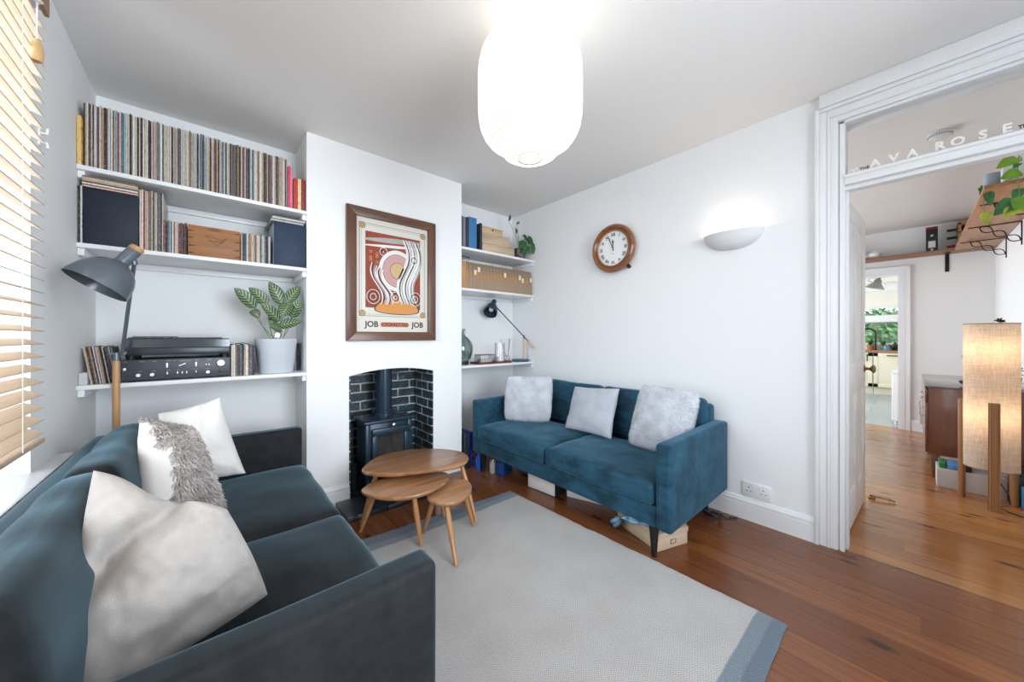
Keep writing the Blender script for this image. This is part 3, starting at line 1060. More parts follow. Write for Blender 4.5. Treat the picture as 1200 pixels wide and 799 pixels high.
bm = new(); pillow4(bm, (2.375, 1.905, .770), (2.375, 1.475, .800), (2.245, 1.465, .440), (2.235, 1.895, .440), .14, n=30, wob=.007, seed=14, pinch=.04, power=.36)
part('cover', bm, GREYV, t, raw=True)

# ================================================================== RUG
def rug_mat():
    m, nt, bs = nodes('woven_wool_rug')
    tc = N(nt, 'ShaderNodeTexCoord'); sp = N(nt, 'ShaderNodeSeparateXYZ')
    nt.links.new(tc.outputs['Object'], sp.inputs[0])
    Y = math_(nt, 'ADD', sp.outputs['Y'], math_(nt, 'MULTIPLY', noise_(nt, mapped(nt, (3, 3, 1)), 1.5, 2), .02))
    Yc = math_(nt, 'ADD', Y, math_(nt, 'MULTIPLY', math_(nt, 'MINIMUM', 1, math_(nt, 'MAXIMUM', 0, math_(nt, 'DIVIDE', math_(nt, 'SUBTRACT', sp.outputs['X'], .12), .95))), .072))
    far_ = math_(nt, 'GREATER_THAN', Y, .8)
    Yc = math_(nt, 'ADD', math_(nt, 'MULTIPLY', Yc, far_), math_(nt, 'MULTIPLY', Y, math_(nt, 'SUBTRACT', 1, far_)))
    cr = ramp(nt, math_(nt, 'DIVIDE', Yc, 1.76), [
        (0, (.15, .20, .26)), (.0315, (.15, .20, .26)), (.032, (.225, .285, .335)), (.0640, (.225, .285, .335)), (.0645, (.62, .60, .58)),
        (.953, (.62, .60, .58)), (.9535, (.24, .29, .335)), (.988, (.24, .29, .335)), (.9885, (.16, .20, .25)), (1, (.16, .20, .25))])
    blot = noise_(nt, mapped(nt, (1, 1, 1)), 4.5, 4)
    warm = mix(nt, ramp(nt, blot, [(.35, (0, 0, 0)), (.7, (.5, .5, .5))]), cr, (.50, .46, .43), 'MIX')
    edge = math_(nt, 'MULTIPLY', math_(nt, 'GREATER_THAN', Y, .115), math_(nt, 'LESS_THAN', Yc, 1.68))
    col = mix(nt, edge, cr, warm)
    # herringbone weave
    tri = math_(nt, 'ABSOLUTE', math_(nt, 'SUBTRACT', math_(nt, 'FRACT', math_(nt, 'MULTIPLY', sp.outputs['X'], 42)), .5))
    zz = math_(nt, 'FRACT', math_(nt, 'ADD', math_(nt, 'MULTIPLY', sp.outputs['Y'], 110), math_(nt, 'MULTIPLY', tri, 2.2)))
    wv = math_(nt, 'ABSOLUTE', math_(nt, 'SUBTRACT', zz, .5))
    fl = noise_(nt, mapped(nt, (1, 1, 1)), 160, 3)
    col = mix(nt, math_(nt, 'MULTIPLY', math_(nt, 'SUBTRACT', .5, wv), 1.1), col, (.22, .22, .22), 'MULTIPLY')
    col = mix(nt, math_(nt, 'MULTIPLY', fl, .4), col, (.45, .45, .45), 'MULTIPLY')
    nt.links.new(mix(nt, .0, col, col), bs.inputs['Base Color'])
    bs.inputs['Roughness'].default_value = .95
    bs.inputs['Sheen Weight'].default_value = .2
    bump_(nt, bs, math_(nt, 'ADD', wv, fl), .5, .004)
    return m
bm = new()
nx, ny = 60, 90
def rugp(i, j, z):
    u, v = i / nx, j / ny
    x1 = 1.805 + (1.752 - 1.805) * v + .010 * noise.noise(Vector((v * 9, 3, 0))) + .005 * noise.noise(Vector((v * 30, 5, 0)))
    x = .475 + u * (x1 - .475)
    y0 = .338 + .014 * noise.noise(Vector((u * 7, 1, 0)))
    y1 = 2.120 - .082 * max(0, (u - .12) / .88) + .008 * noise.noise(Vector((u * 11, 7, 0)))
    y = y0 + v * (y1 - y0)
    zz = z + (.003 * noise.noise(Vector((x * 4, y * 4, 0))) + .002 if z > 0 else 0)
    return Vector((x, y, zz))
g = {}
for i in range(nx + 1):
    for j in range(ny + 1):
        e = i in (0, nx) or j in (0, ny)
        g[i, j, 1] = bm.verts.new(rugp(i, j, .009 if not e else .005))
        if e:
            g[i, j, 0] = bm.verts.new(rugp(i, j, .0) * 1)
for i in range(nx):
    for j in range(ny):
        bm.faces.new((g[i, j, 1], g[i + 1, j, 1], g[i + 1, j + 1, 1], g[i, j + 1, 1]))
for i in range(nx):
    for j in (0, ny):
        bm.faces.new((g[i, j, 0], g[i + 1, j, 0], g[i + 1, j, 1], g[i, j, 1]))
for j in range(ny):
    for i in (0, nx):
        bm.faces.new((g[i, j, 0], g[i, j + 1, 0], g[i, j + 1, 1], g[i, j, 1]))
for v in bm.verts:
    v.co -= Vector((0, .34, 0))
o = link('rug', bm, rug_mat(), None, sharp=60)
o.location = (0, .34, .001)
o['label'] = 'pale woven rug with blue-grey end bands on the living room floor'
o['category'] = 'rug'

# ================================================================== NEST OF TABLES
ELM = wood('elm_top', (.19, .072, .026), (.44, .225, .105), .32, 'x', .8, coat=.25)
ELM2 = wood('elm_top_pale', (.26, .112, .042), (.52, .285, .14), .32, 'x', .8, coat=.25)
BEECH = wood('turned_leg_wood', (.36, .16, .06), (.46, .23, .09), .35, 'z', .7, coat=.2)
def smooth_loop(ctrl, n=72):
    """closed Catmull-Rom through control points"""
    out = []
    m = len(ctrl)
    per = n // m
    for i in range(m):
        p0, p1, p2, p3 = (Vector(ctrl[(i + k - 1) % m]) for k in range(4))
        for j in range(per):
            s = j / per
            out.append(.5 * (2 * p1 + (p2 - p0) * s + (2 * p0 - 5 * p1 + 4 * p2 - p3) * s * s + (3 * p1 - p0 - 3 * p2 + p3) * s ** 3))
    return [(p.x, p.y) for p in out]
def pebble(label, ctrl, ztop, legs, m, th=.026):
    cx = sum(p[0] for p in ctrl) / len(ctrl); cy = sum(p[1] for p in ctrl) / len(ctrl)
    t = thing('pebble_table', label, 'side table', (cx, cy, 0), group=None)
    loop = smooth_loop(ctrl)
    bm = new()
    rows = []
    for s, dz in ((.90, -th), (.965, -th * .86), (.992, -th * .6), (1.0, -th * .35), (.994, -th * .12), (.975, 0)):
        k = [bm.verts.new((cx + (x - cx) * s, cy + (y - cy) * s, ztop + dz)) for x, y in loop]
        rows.append(k)
    n = len(loop)
    for A, B in zip(rows, rows[1:]):
        for i in range(n):
            bm.faces.new((A[i], A[(i + 1) % n], B[(i + 1) % n], B[i]))
    bm.faces.new(rows[-1]); bm.faces.new(rows[0][::-1])
    part('tabletop', bm, m, t)
    for (fx, fy, tx, ty) in legs:
        bm = new()
        a, b = Vector((fx, fy, .0185 if fy < 2.04 else .0)), Vector((tx, ty, ztop - th * .8))
        pts = [a.lerp(b, i / 8) for i in range(9)]
        tube(bm, pts, [.0085, .0105, .0125, .0142, .0152, .0155, .0150, .0140, .0125], 14)
        part('leg', bm, BEECH, t)
pebble('largest and tallest pebble-shaped wooden table of the nest, at the back',
       [(.700, 2.195), (.745, 2.095), (.85, 2.005), (1.00, 1.945), (1.135, 1.892), (1.235, 1.892), (1.315, 1.955), (1.352, 2.055), (1.335, 2.150), (1.255, 2.270), (1.123, 2.372), (.975, 2.405), (.86, 2.385), (.760, 2.300)],
       .385, [(.722, 2.285, .805, 2.215), (1.288, 1.832, 1.272, 1.985), (1.27, 2.34, 1.20, 2.22), ], ELM)
pebble('middle pebble-shaped wooden table of the nest, pulled out at the left',
       [(.655, 2.065), (.675, 1.955), (.755, 1.850), (.855, 1.800), (.960, 1.803), (1.06, 1.838), (1.135, 1.90), (1.155, 1.975), (1.10, 2.05), (.98, 2.10), (.86, 2.135), (.745, 2.140)],
       .325, [(.700, 2.225, .745, 2.075), (.904, 1.822, .880, 1.868), (1.165, 2.015, 1.085, 1.995)], ELM)
pebble('smallest pebble-shaped wooden table of the nest, in front at the right',
       [(.935, 1.800), (.955, 1.715), (1.01, 1.665), (1.09, 1.672), (1.165, 1.712), (1.222, 1.785), (1.238, 1.870), (1.195, 1.935), (1.12, 1.945), (1.03, 1.915), (.965, 1.870)],
       .285, [(.960, 1.544, 1.005, 1.715), (.975, 1.935, .99, 1.83), (1.248, 1.802, 1.18, 1.82)], ELM2)

# ================================================================== PAPER LANTERN
LX, LY = 1.075, 1.115
t = thing('paper_lantern', 'glowing white paper lantern hanging from the ceiling', 'ceiling lamp', (LX, LY, H))
prof0 = [(.052, 1.990), (.075, 1.992), (.100, 1.999), (.122, 2.012), (.137, 2.032), (.143, 2.046), (.165, 2.054), (.190, 2.072), (.208, 2.096), (.221, 2.128), (.228, 2.165), (.230, 2.21), (.230, 2.34), (.227, 2.385), (.218, 2.425), (.200, 2.46), (.172, 2.487), (.135, 2.505), (.09, 2.514), (.055, 2.516)]
# walk the outline by arc length: a wide paper band, then a thin hoop
acc = [0]
for (r0, z0), (r1, z1) in zip(prof0, prof0[1:]):
    acc.append(acc[-1] + math.hypot(r1 - r0, z1 - z0))
def along(sv):
    for i in range(len(acc) - 1):
        if sv <= acc[i + 1]:
            k = (sv - acc[i]) / (acc[i + 1] - acc[i])
            return (prof0[i][0] + (prof0[i + 1][0] - prof0[i][0]) * k, prof0[i][1] + (prof0[i + 1][1] - prof0[i][1]) * k)
    return prof0[-1]
stops, hoop = [0.], []
while stops[-1] < acc[-1] - .024:
    stops += [stops[-1] + .0105, stops[-1] + .021, stops[-1] + .0245]
    hoop += [0, 0, 1]
stops.append(acc[-1]); hoop.append(0)
def paper(name, c, e):
    m, nt, bs = nodes(name)
    bs.inputs['Base Color'].default_value = c4(c)
    bs.inputs['Emission Color'].default_value = c4(c)
    bs.inputs['Emission Strength'].default_value = e
    bs.inputs['Roughness'].default_value = .9
    return m
bm = new()
K = 64
rows = []
for sv in stops:
    r, z = along(sv)
    rows.append([bm.verts.new((LX + r * math.cos(2 * PI * k / K), LY + r * math.sin(2 * PI * k / K), z)) for k in range(K)])
for A, B, hp in zip(rows, rows[1:], hoop):
    for k in range(K):
        f = bm.faces.new((A[k], A[(k + 1) % K], B[(k + 1) % K], B[k]))
        f.material_index = 1 if hp else 0
part('shade', bm, [paper('glowing_washi_paper', (1, .955, .87), .74), paper('lantern_hoop', (.40, .355, .30), .74)], t)
bm = new(); lathe(bm, [(.052, 1.9885), (.055, 1.9885), (.055, 1.993), (.052, 1.993)], 40, c=(LX, LY, 0), close=True)
part('wire_ring', bm, mat('dark_wire', (.12, .11, .10), .4, .5), t)
bm = new(); tube(bm, [(LX, LY, 2.30), (LX, LY, H - .02)], .004, 8); part('cord', bm, WHITE, t)
bm = new(); lathe(bm, [(0, H - .001), (.045, H - .001), (.042, H - .02), (.02, H - .028), (0, H - .028)], 24, c=(LX, LY, 0)); part('ceiling_rose', bm, WHITE, t)
bm = new(); lathe(bm, [(0, 2.17), (.018, 2.175), (.03, 2.20), (.03, 2.225), (.016, 2.26), (.014, 2.30), (0, 2.30)], 20, c=(LX, LY, 0)); part('bulb', bm, emis('lamp_bulb', (1, .92, .8), 2.2), t)

# ================================================================== WALL LIGHT, CLOCK, SOCKET, PRINT
t = thing('wall_sconce', 'white half-bowl uplighter on the right wall between clock and door', 'wall light', (XR, .796, 1.8))
bm = new()
SY, SZ, SW, SD, SH = .796, 1.899, .172, .105, .108
U, W_ = 28, 10
grid = {}
for i in range(U + 1):
    a = PI * i / U
    for j in range(W_ + 1):
        b = PI / 2 * j / W_
        k = math.cos(b) ** .8
        grid[i, j] = bm.verts.new((XR - SD * math.sin(a) * k - .001, SY + SW * math.cos(a) * k, SZ - SH * math.sin(b)))
for i in range(U):
    for j in range(W_):
        try:
            bm.faces.new((grid[i, j], grid[i + 1, j], grid[i + 1, j + 1], grid[i, j + 1]))
        except ValueError:
            pass
bmesh.ops.remove_doubles(bm, verts=bm.verts[:], dist=1e-5)
bmesh.ops.solidify(bm, geom=bm.faces[:], thickness=.005)
part('bowl', bm, mat('plaster_bowl', (.72, .72, .73), .7), t)
bm = new(); lathe(bm, [(0, -.03), (.012, -.03), (.02, 0), (.018, .015), (0, .022)], 16, c=(XR - .045, SY, SZ - .03)); part('bulb', bm, emis('sconce_bulb', (1, .82, .55), 6), t)
bm = new(); box(bm, XR - .045, XR - .001, SY - .03, SY + .03, SZ - .09, SZ - .055, .004); part('bracket', bm, WHITE, t)

CK = (2.625, 1.690, 1.957)
MC = Matrix.Translation(CK) @ Matrix(((0, 0, -1, 0), (-1, 0, 0, 0), (0, 1, 0, 0), (0, 0, 0, 1)))   # x->-Y, y->Z, z->-X (towards the room)
t = thing('wall_clock', 'round wooden wall clock with roman numerals on the right wall', 'clock', (XR, CK[1], CK[2]))
OAKC = wood('clock_case_wood', (.19, .060, .020), (.30, .11, .038), .25, 'x', 1.2, coat=.5)
bm = new(); lathe(bm, [(.148, .004), (.150, .018), (.158, .022), (.168, .016), (.172, .022), (.182, .030), (.194, .030), (.204, .020), (.207, .004), (.203, -.012), (.190, -.02), (.16, -.03), (.148, -.03)], 64, M=MC, close=True)
part('case', bm, OAKC, t)
bm = new(); lathe(bm, [(0, -.045), (.145, -.045), (.155, -.02), (0, -.02)], 48, M=MC); part('movement_box', bm, BLACK, t)
bm = new(); lathe(bm, [(.146, .004), (.150, .016), (.152, .016), (.1535, .010), (.149, .002)], 64, M=MC, close=True); part('bezel', bm, mat('gilt_bezel', (.55, .40, .2), .3, .8), t)
INK = mat('black_ink', (.012, .012, .014), .6)
bm = new(); lathe(bm, [(0, -.018), (.151, -.018), (.151, .003), (0, .003)], 64, M=MC)
f0 = mark(bm)
for k, s in enumerate('XII I II III IIII V VI VII VIII IX X XI'.split()):
    a = -k * PI / 6
    text(bm, s, .036, MC @ Matrix.Rotation(a, 4, 'Z') @ Matrix.Translation((0, .117, .0035)), .0008, bold=.0009)
for k in range(60):
    a = k * PI / 30
    box(bm, -.0006, .0006, .137, .142, .0032, .0040, M=MC @ Matrix.Rotation(a, 4, 'Z'))
box(bm, -.018, .018, .0545, .0575, .0032, .0038, M=MC); box(bm, -.015, .015, -.047, -.045, .0032, .0038, M=MC)
setmat(bm, f0, 1)
part('dial', bm, [mat('clock_face', (.86, .87, .87), .5), INK], t)
def hand(name, deg, L, w, z):
    bm = new()
    prism(bm, [(-w * .5, -.018), (w * .5, -.018), (w * .6, L * .6), (w * 1.1, L * .72), (0, L), (-w * 1.1, L * .72), (-w * .6, L * .6)], .0012, MC @ Matrix.Translation((0, 0, z)) @ Matrix.Rotation(R(-deg), 4, 'Z'))
    part(name, bm, INK, t)
hand('hour_hand', -2, .080, .006, .006)
hand('minute_hand', -23, .120, .0045, .008)
bm = new(); box(bm, -.012, .012, -.228, -.19, -.04, -.02, .003, M=MC @ Matrix.Rotation(R(38), 4, 'Z')); part('case_catch', bm, BLACK, t)

t = thing('wall_socket', 'white double wall socket above the skirting beside the blue sofa', 'socket', (XR, .66, .15))
bm = new(); box(bm, XR - .011, XR - .0005, .584, .739, .156, .248, .004)
f0 = mark(bm)
for y in (.702, .622):
    for dy, dz, w, hh in ((0, .020, .005, .009), (-.011, -.004, .009, .004), (.011, -.004, .009, .004)):
        box(bm, XR - .0116, XR - .0105, y + dy - w / 2, y + dy + w / 2, .196 + dz - hh / 2, .196 + dz + hh / 2)
setmat(bm, f0, 1)
part('face_plate', bm, [GLOSSW, BLACK], t)
for y in (.680, .643):
    bm = new(); box(bm, XR - .0155, XR - .0105, y - .006, y + .006, .222, .238, .0015); part('switch', bm, GLOSSW, t)

# framed print: a plain abstract stand-in in the same colours
t = thing('framed_print', 'dark wood framed poster on the chimney breast above the stove', 'picture', (1.09, YC, 1.17))
FRW = wood('dark_pine_frame', (.070, .024, .011), (.155, .062, .028), .4, 'z', .8, coat=.2, knots=True)
FRWX = wood('dark_pine_frame_rail', (.070, .024, .011), (.155, .062, .028), .4, 'x', .8, coat=.2, knots=True)
PX0, PX1, PZ0, PZ1 = .740, 1.447, 1.168, 2.153
fw_ = .068
bm = new()
y0, y1 = 2.645, YC - .001
def rail(p, q, inner, outer):
    pass
MP = Matrix(((1, 0, 0, 0), (0, 0, 1, 0), (0, 1, 0, 0), (0, 0, 0, 1)))
def frail(bm, poly, idx):
    f0 = mark(bm)
    prism(bm, poly, y1 - y0, Matrix.Translation((0, y0, 0)) @ MP, bev=.004)
    setmat(bm, f0, idx)
f = fw_
frail(bm, [(PX0, PZ0), (PX0 + f, PZ0 + f), (PX0 + f, PZ1 - f), (PX0, PZ1)], 0)
frail(bm, [(PX1, PZ0), (PX1 - f, PZ0 + f), (PX1 - f, PZ1 - f), (PX1, PZ1)], 0)
frail(bm, [(PX0, PZ0), (PX0 + f, PZ0 + f), (PX1 - f, PZ0 + f), (PX1, PZ0)], 1)
frail(bm, [(PX0, PZ1), (PX0 + f, PZ1 - f), (PX1 - f, PZ1 - f), (PX1, PZ1)], 1)
part('frame', bm, [FRW, FRWX], t)
PM = [mat('poster_cream', (.74, .70, .62), .6), mat('poster_rust', (.30, .045, .014), .6, var=.1), mat('poster_line', (.05, .035, .03), .6),
      mat('poster_white', (.80, .78, .75), .6), mat('poster_pink', (.58, .33, .32), .6), mat('poster_orange', (.68, .29, .07), .6), mat('poster_grey', (.42, .40, .38), .6), mat('poster_ochre', (.62, .42, .2), .6), mat('poster_brick', (.55, .16, .07), .6)]
bm = new()
def flat(poly, y, idx, th=.0006):
    f0 = mark(bm)
    prism(bm, poly, th, Matrix.Translation((0, y - th, 0)) @ MP)
    setmat(bm, f0, idx)
def rect(x0, x1, z0, z1):
    return [(x0, z0), (x1, z0), (x1, z1), (x0, z1)]
def ring(cx, cz, rx, rz, w, y, idx, a0=0, a1=2 * PI, n=30):
    f0 = mark(bm)
    tot = []
    for i in range(n + 1):
        a = a0 + (a1 - a0) * i / n
        tot.append(((cx + rx * math.cos(a), cz + rz * math.sin(a)), (cx + (rx - w) * math.cos(a), cz + (rz - w) * math.sin(a))))
    for (p, q), (p2, q2) in zip(tot, tot[1:]):
        vs = [bm.verts.new((a, y, b)) for a, b in (p, p2, q2, q)]
        bm.faces.new(vs)
    setmat(bm, f0, idx)
def ribbon(pts, w, y, idx):
    """flat wavy stroke"""
    f0 = mark(bm)
    L = smooth_open(pts)
    pr = None
    for i, p in enumerate(L):
        d = (L[min(i + 1, len(L) - 1)] - L[max(0, i - 1)]).normalized()
        k = w / 2 * math.sin(PI * (.12 + .76 * i / (len(L) - 1)))
        a, b = bm.verts.new((p.x - d.y * k, y, p.y + d.x * k)), bm.verts.new((p.x + d.y * k, y, p.y - d.x * k))
        if pr:
            bm.faces.new((pr[0], pr[1], b, a))
        pr = (a, b)
    setmat(bm, f0, idx)
def smooth_open(c, per=8):
    c = [Vector(p) for p in c]
    c = [c[0] * 2 - c[1]] + c + [c[-1] * 2 - c[-2]]
    out = []
    for i in range(1, len(c) - 2):
        p0, p1, p2, p3 = c[i - 1:i + 3]
        for j in range(per):
            s = j / per
            out.append(.5 * (2 * p1 + (p2 - p0) * s + (2 * p0 - 5 * p1 + 4 * p2 - p3) * s * s + (3 * p1 - p0 - 3 * p2 + p3) * s ** 3))
    return out + [c[-2]]
py = 2.668
ix0, ix1, iz0, iz1 = PX0 + f - .004, PX1 - f + .004, PZ0 + f - .004, PZ1 - f + .004
flat(rect(ix0, ix1, iz0, iz1), py + .004, 0, .004)
bx0, bx1, bz0, bz1 = ix0 + .03, ix1 - .03, iz0 + .125, iz1 - .045
flat(rect(bx0 - .003, bx1 + .003, bz0 - .003, bz1 + .003), py - .0004, 2)
flat(rect(bx0, bx1, bz0, bz1), py - .0010, 0)
flat(rect(bx0 + .010, bx1 - .010, bz0 + .010, bz1 - .010), py - .0016, 6)
flat(rect(bx0 + .013, bx1 - .013, bz0 + .013, bz1 - .013), py - .0022, 0)
rx0, rx1, rz0, rz1 = bx0 + .045, bx1 - .045, bz0 + .065, bz1 - .06
flat(rect(rx0 - .004, rx1 + .004, rz0 - .004, rz1 + .004), py - .0028, 2)
flat(rect(rx0, rx1, rz0, rz1), py - .0034, 1)
for cx, cz in ((bx0 + .018, bz0 + .018), (bx1 - .018, bz0 + .018), (bx0 + .018, bz1 - .018), (bx1 - .018, bz1 - .018)):
    flat([(cx + .024 * math.cos(2 * PI * i / 20), cz + .024 * math.sin(2 * PI * i / 20)) for i in range(20)], py - .0040, 7)
    ring(cx, cz, .024, .024, .004, py - .0050, 2)
    ring(cx, cz, .012, .012, .004, py - .0050, 2)
# abstract flowing shapes
pr_ = random.Random(12)
cxp, czp = (rx0 + rx1) / 2, (rz0 + rz1) / 2
def blob(ctrl, y, idx):
    flat(smooth_loop(ctrl, 8 * len(ctrl)), y, idx)
E_ = lambda u, v: (rx0 + (rx1 - rx0) * u, rz0 + (rz1 - rz0) * v)
def outlined(ctrl, y, idx, g=1.03):
    c = [E_(*p) for p in ctrl]
    mx, mz = sum(p[0] for p in c) / len(c), sum(p[1] for p in c) / len(c)
    blob([(mx + (p[0] - mx) * g + .002 * (1 if p[0] > mx else -1), mz + (p[1] - mz) * g) for p in c], y, 2)
    blob(c, y - .0006, idx)
def disc(u, v, r, y, idx, sq=1.0):
    x, z = E_(u, v)
    flat([(x + r * math.cos(2 * PI * i / 40), z + r * sq * math.sin(2 * PI * i / 40)) for i in range(40)], y, idx)
def sweep(u0, v0, u1, v1, bow, w, y, idx):
    pts = []
    for i in range(7):
        s = i / 6
        pts.append(E_(min(1.02, max(-.02, u0 + (u1 - u0) * s + bow * math.sin(2 * PI * s))), v0 + (v1 - v0) * s))
    ribbon(pts, w, y, idx)
# an orange mound, a pink disc in white hoops, and bands of pale ribbons
blob([E_(*p) for p in ((.16, -.05), (.22, .07), (.45, .14), (.72, .12), (.94, .05), (.96, -.06), (.55, -.09))], py - .0040, 2)
blob([E_(*p) for p in ((.18, -.045), (.24, .062), (.45, .13), (.72, .11), (.92, .042), (.94, -.055), (.55, -.08))], py - .0046, 5)
sweep(-.02, .90, 1.02, .96, .0, .040, py - .0050, 6)
sweep(-.02, .82, 1.02, .88, .0, .022, py - .0050, 3)
disc(.56, .52, .150, py - .0042, 2, 1.1); disc(.56, .52, .147, py - .0048, 3, 1.1)
disc(.56, .52, .118, py - .0054, 2, 1.1); disc(.56, .52, .115, py - .0060, 4, 1.1)
disc(.56, .52, .060, py - .0066, 2, 1.1); disc(.56, .52, .057, py - .0072, 7, 1.1)
for k in range(15):
    u0 = .66 + .022 * k
    sweep(u0, .97 - .01 * (k % 3), u0 - .02, .06, .09, .013 if k % 3 else .018, py - .0078 - .0003 * (k % 3), (3, 3, 2, 3, 6)[k % 5])
for k in range(8):
    u0 = .10 + .028 * k
    sweep(u0, .60 - .012 * k, u0 + .16, .04, -.06, .013, py - .0078 - .0003 * (k % 3), (3, 2, 4, 3)[k % 4])
for u, v, r in ((.12, .14, .050), (.90, .14, .052), (.52, .15, .040), (.30, .76, .030), (.88, .70, .036)):
    for q in range(3):
        x, z = E_(u, v)
        ring(x, z, r - q * .013, (r - q * .013) * 1.1, .0045, py - .0092, (3, 2, 3)[q])
for k in range(8):
    x, z = E_(.08 + .11 * (k % 3), .74 - .055 * (k // 3) - .02 * (k % 2))
    ring(x, z, .010, .010, .003, py - .0042, 7)
# the caption under the picture
Mt = lambda x, z: Matrix(((1, 0, 0, x), (0, 0, -1, py - .0004), (0, 1, 0, z), (0, 0, 0, 1)))
f0 = mark(bm)
czc = iz0 + .060
text(bm, 'JOB', .060, Mt(ix0 + .118, czc), .0008, bold=.002)
text(bm, 'JOB', .060, Mt(ix1 - .092, czc), .0008, bold=.002)
setmat(bm, f0, 2)
cxm = (ix0 + ix1) / 2 + .008
flat([(cxm - .105, czc - .018), (cxm + .105, czc - .018), (cxm + .118, czc), (cxm + .105, czc + .018), (cxm - .105, czc + .018), (cxm - .118, czc)], py - .0002, 8)
f0 = mark(bm)
text(bm, 'CIGARETTES', .036, Mt(cxm, czc) @ Matrix.Translation((0, 0, .001)) , .0008, bold=.0006)
setmat(bm, f0, 2)
part('print', bm, PM, t, sharp=30, raw=True)
bm = new(); box(bm, ix0, ix1, 2.6555, 2.6565, iz0, iz1); part('glazing', bm, glass('picture_glass', refl=.05, ior=1.12), t)

# ================================================================== STOVE
STV = mat('stove_enamel', (.020, .040, .062), .32, .25, bump=.05, bscale=90)
STVL = mat('stove_enamel_top', (.022, .042, .066), .27, .3)
t = thing('wood_stove', 'dark blue-black wood burning stove in the brick fireplace', 'stove', (1.05, 2.76, .034))
bm = new(); box(bm, .875, 1.225, 2.655, 2.875, .13, .545, .008)
box(bm, .868, .905, 2.636, 2.66, .13, .545, .006); box(bm, 1.195, 1.232, 2.636, 2.66, .13, .545, .006)
part('body', bm, STV, t)
bm = new(); box(bm, .852, 1.248, 2.612, 2.895, .546, .572, .010, 3); part('top_plate', bm, STVL, t)
bm = new()
dx0, dx1, dz0, dz1 = .912, 1.205, .175, .505
for a in ((dx0, dx1, dz0, dz0 + .05), (dx0, dx1, dz1 - .05, dz1), (dx0, dx0 + .045, dz0 + .0505, dz1 - .0505), (dx1 - .045, dx1, dz0 + .0505, dz1 - .0505)):
    box(bm, a[0], a[1], 2.622, 2.65, a[2], a[3], .006)
d = part('door', bm, STV, t)
bm = new(); box(bm, dx0 + .046, dx1 - .046, 2.634, 2.638, dz0 + .051, dz1 - .051); part('window', bm, mat('sooty_glass', (.03, .028, .027), .08, var=.6, vscale=9), d)
bm = new(); tube(bm, [(.927, 2.624, .30), (.925, 2.60, .30), (.925, 2.592, .27), (.935, 2.594, .235), (.93, 2.60, .215)], [.005, .006, .007, .006, .004], 8); part('handle', bm, CHROME, d)
bm = new(); lathe(bm, [(0, 0), (.008, 0), (.006, .012), (.013, .02), (.013, .028), (0, .034)], 16, M=Matrix.Translation((1.065, 2.62, .527)) @ Matrix.Rotation(PI / 2, 4, 'X')); part('air_knob', bm, CHROME, t)
bm = new(); box(bm, 1.205, 1.228, 2.618, 2.64, .44, .47, .004); part('hinge', bm, STV, t)
PXc, PYc = 1.072, 2.82
bm = new(); lathe(bm, [(0, .572), (.082, .572), (.082, .588), (.068, .592), (.068, .61), (.062, .612), (.062, 1.2), (0, 1.2)], 32, c=(PXc, PYc, 0)); part('flue_pipe', bm, STVL, t)
for x in (.905, 1.195):
    for y in (2.69, 2.845):
        bm = new(); taperbox(bm, x - .018, x + .018, y - .018, y + .018, .034, .135, 1.5, 1.5, .003); part('leg', bm, STV, t)
bm = new(); box(bm, .93, 1.17, 2.642, 2.66, .135, .168, .004); part('ash_lip', bm, STV, t)
# poker stand items beside the stove
bm = new(); tube(bm, [(.800, 2.685, .042), (.795, 2.70, .30), (.793, 2.71, .52)], .006, 8)
lathe(bm, [(0, 0), (.012, .004), (.014, .02), (.0, .03)], 12, c=(.793, 2.71, .515))
single('poker', bm, BLACK, 'thin black poker leaning left of the wood stove', 'poker')
bm = new()
cushion(bm, .785, .842, 2.74, 2.88, .035, .25, .025, n=3, wob=.008, seed=8)
single('coal_bag', bm, mat('black_sack', (.012, .012, .014), .6), 'black sack tucked left of the wood stove', 'sack')
# ================================================================== ALCOVE SHELVES
def shelf(label, x0, x1, y0, z, battens=True, th=.022):
    t = thing('wall_shelf', label, 'shelf', ((x0 + x1) / 2, YB, z - th))
    bm = new(); box(bm, x0 + .001, x1 - .001, y0, YB - .001, z - th, z, .002); part('board', bm, GLOSSW, t)
    for x, s in ((x0, 1), (x1, -1)):
        bm = new(); box(bm, min(x + s * .001, x + s * .024), max(x + s * .001, x + s * .024), y0 + .022, YB - .001, z - th - .036, z - th - .0005, .002); part('batten', bm, GLOSSW, t)
    bm = new(); box(bm, x0 + .025, x1 - .025, YB - .024, YB - .001, z - th - .036, z - th - .0005, .002); part('batten', bm, GLOSSW, t)
    return t
Z1, Z2, Z3 = 2.040, 1.6585, .9592
shelf('top white shelf of the left alcove, full of records', XL, XC0, 2.663, Z1)
shelf('middle white shelf of the left alcove, holding the crate', XL, XC0, 2.663, Z2)
shelf('lowest white shelf of the left alcove, holding the amplifier', XL, XC0, 2.663, Z3)
ZA, ZB, ZC = 2.0273, 1.6478, .9290
shelf('top white shelf of the right alcove, with the crates', XC1, XR, 2.702, ZA)
shelf('middle white shelf of the right alcove, with brown files', XC1, XR, 2.702, ZB)
shelf('lowest white shelf of the right alcove, with the desk lamp', XC1, XR, 2.702, ZC)

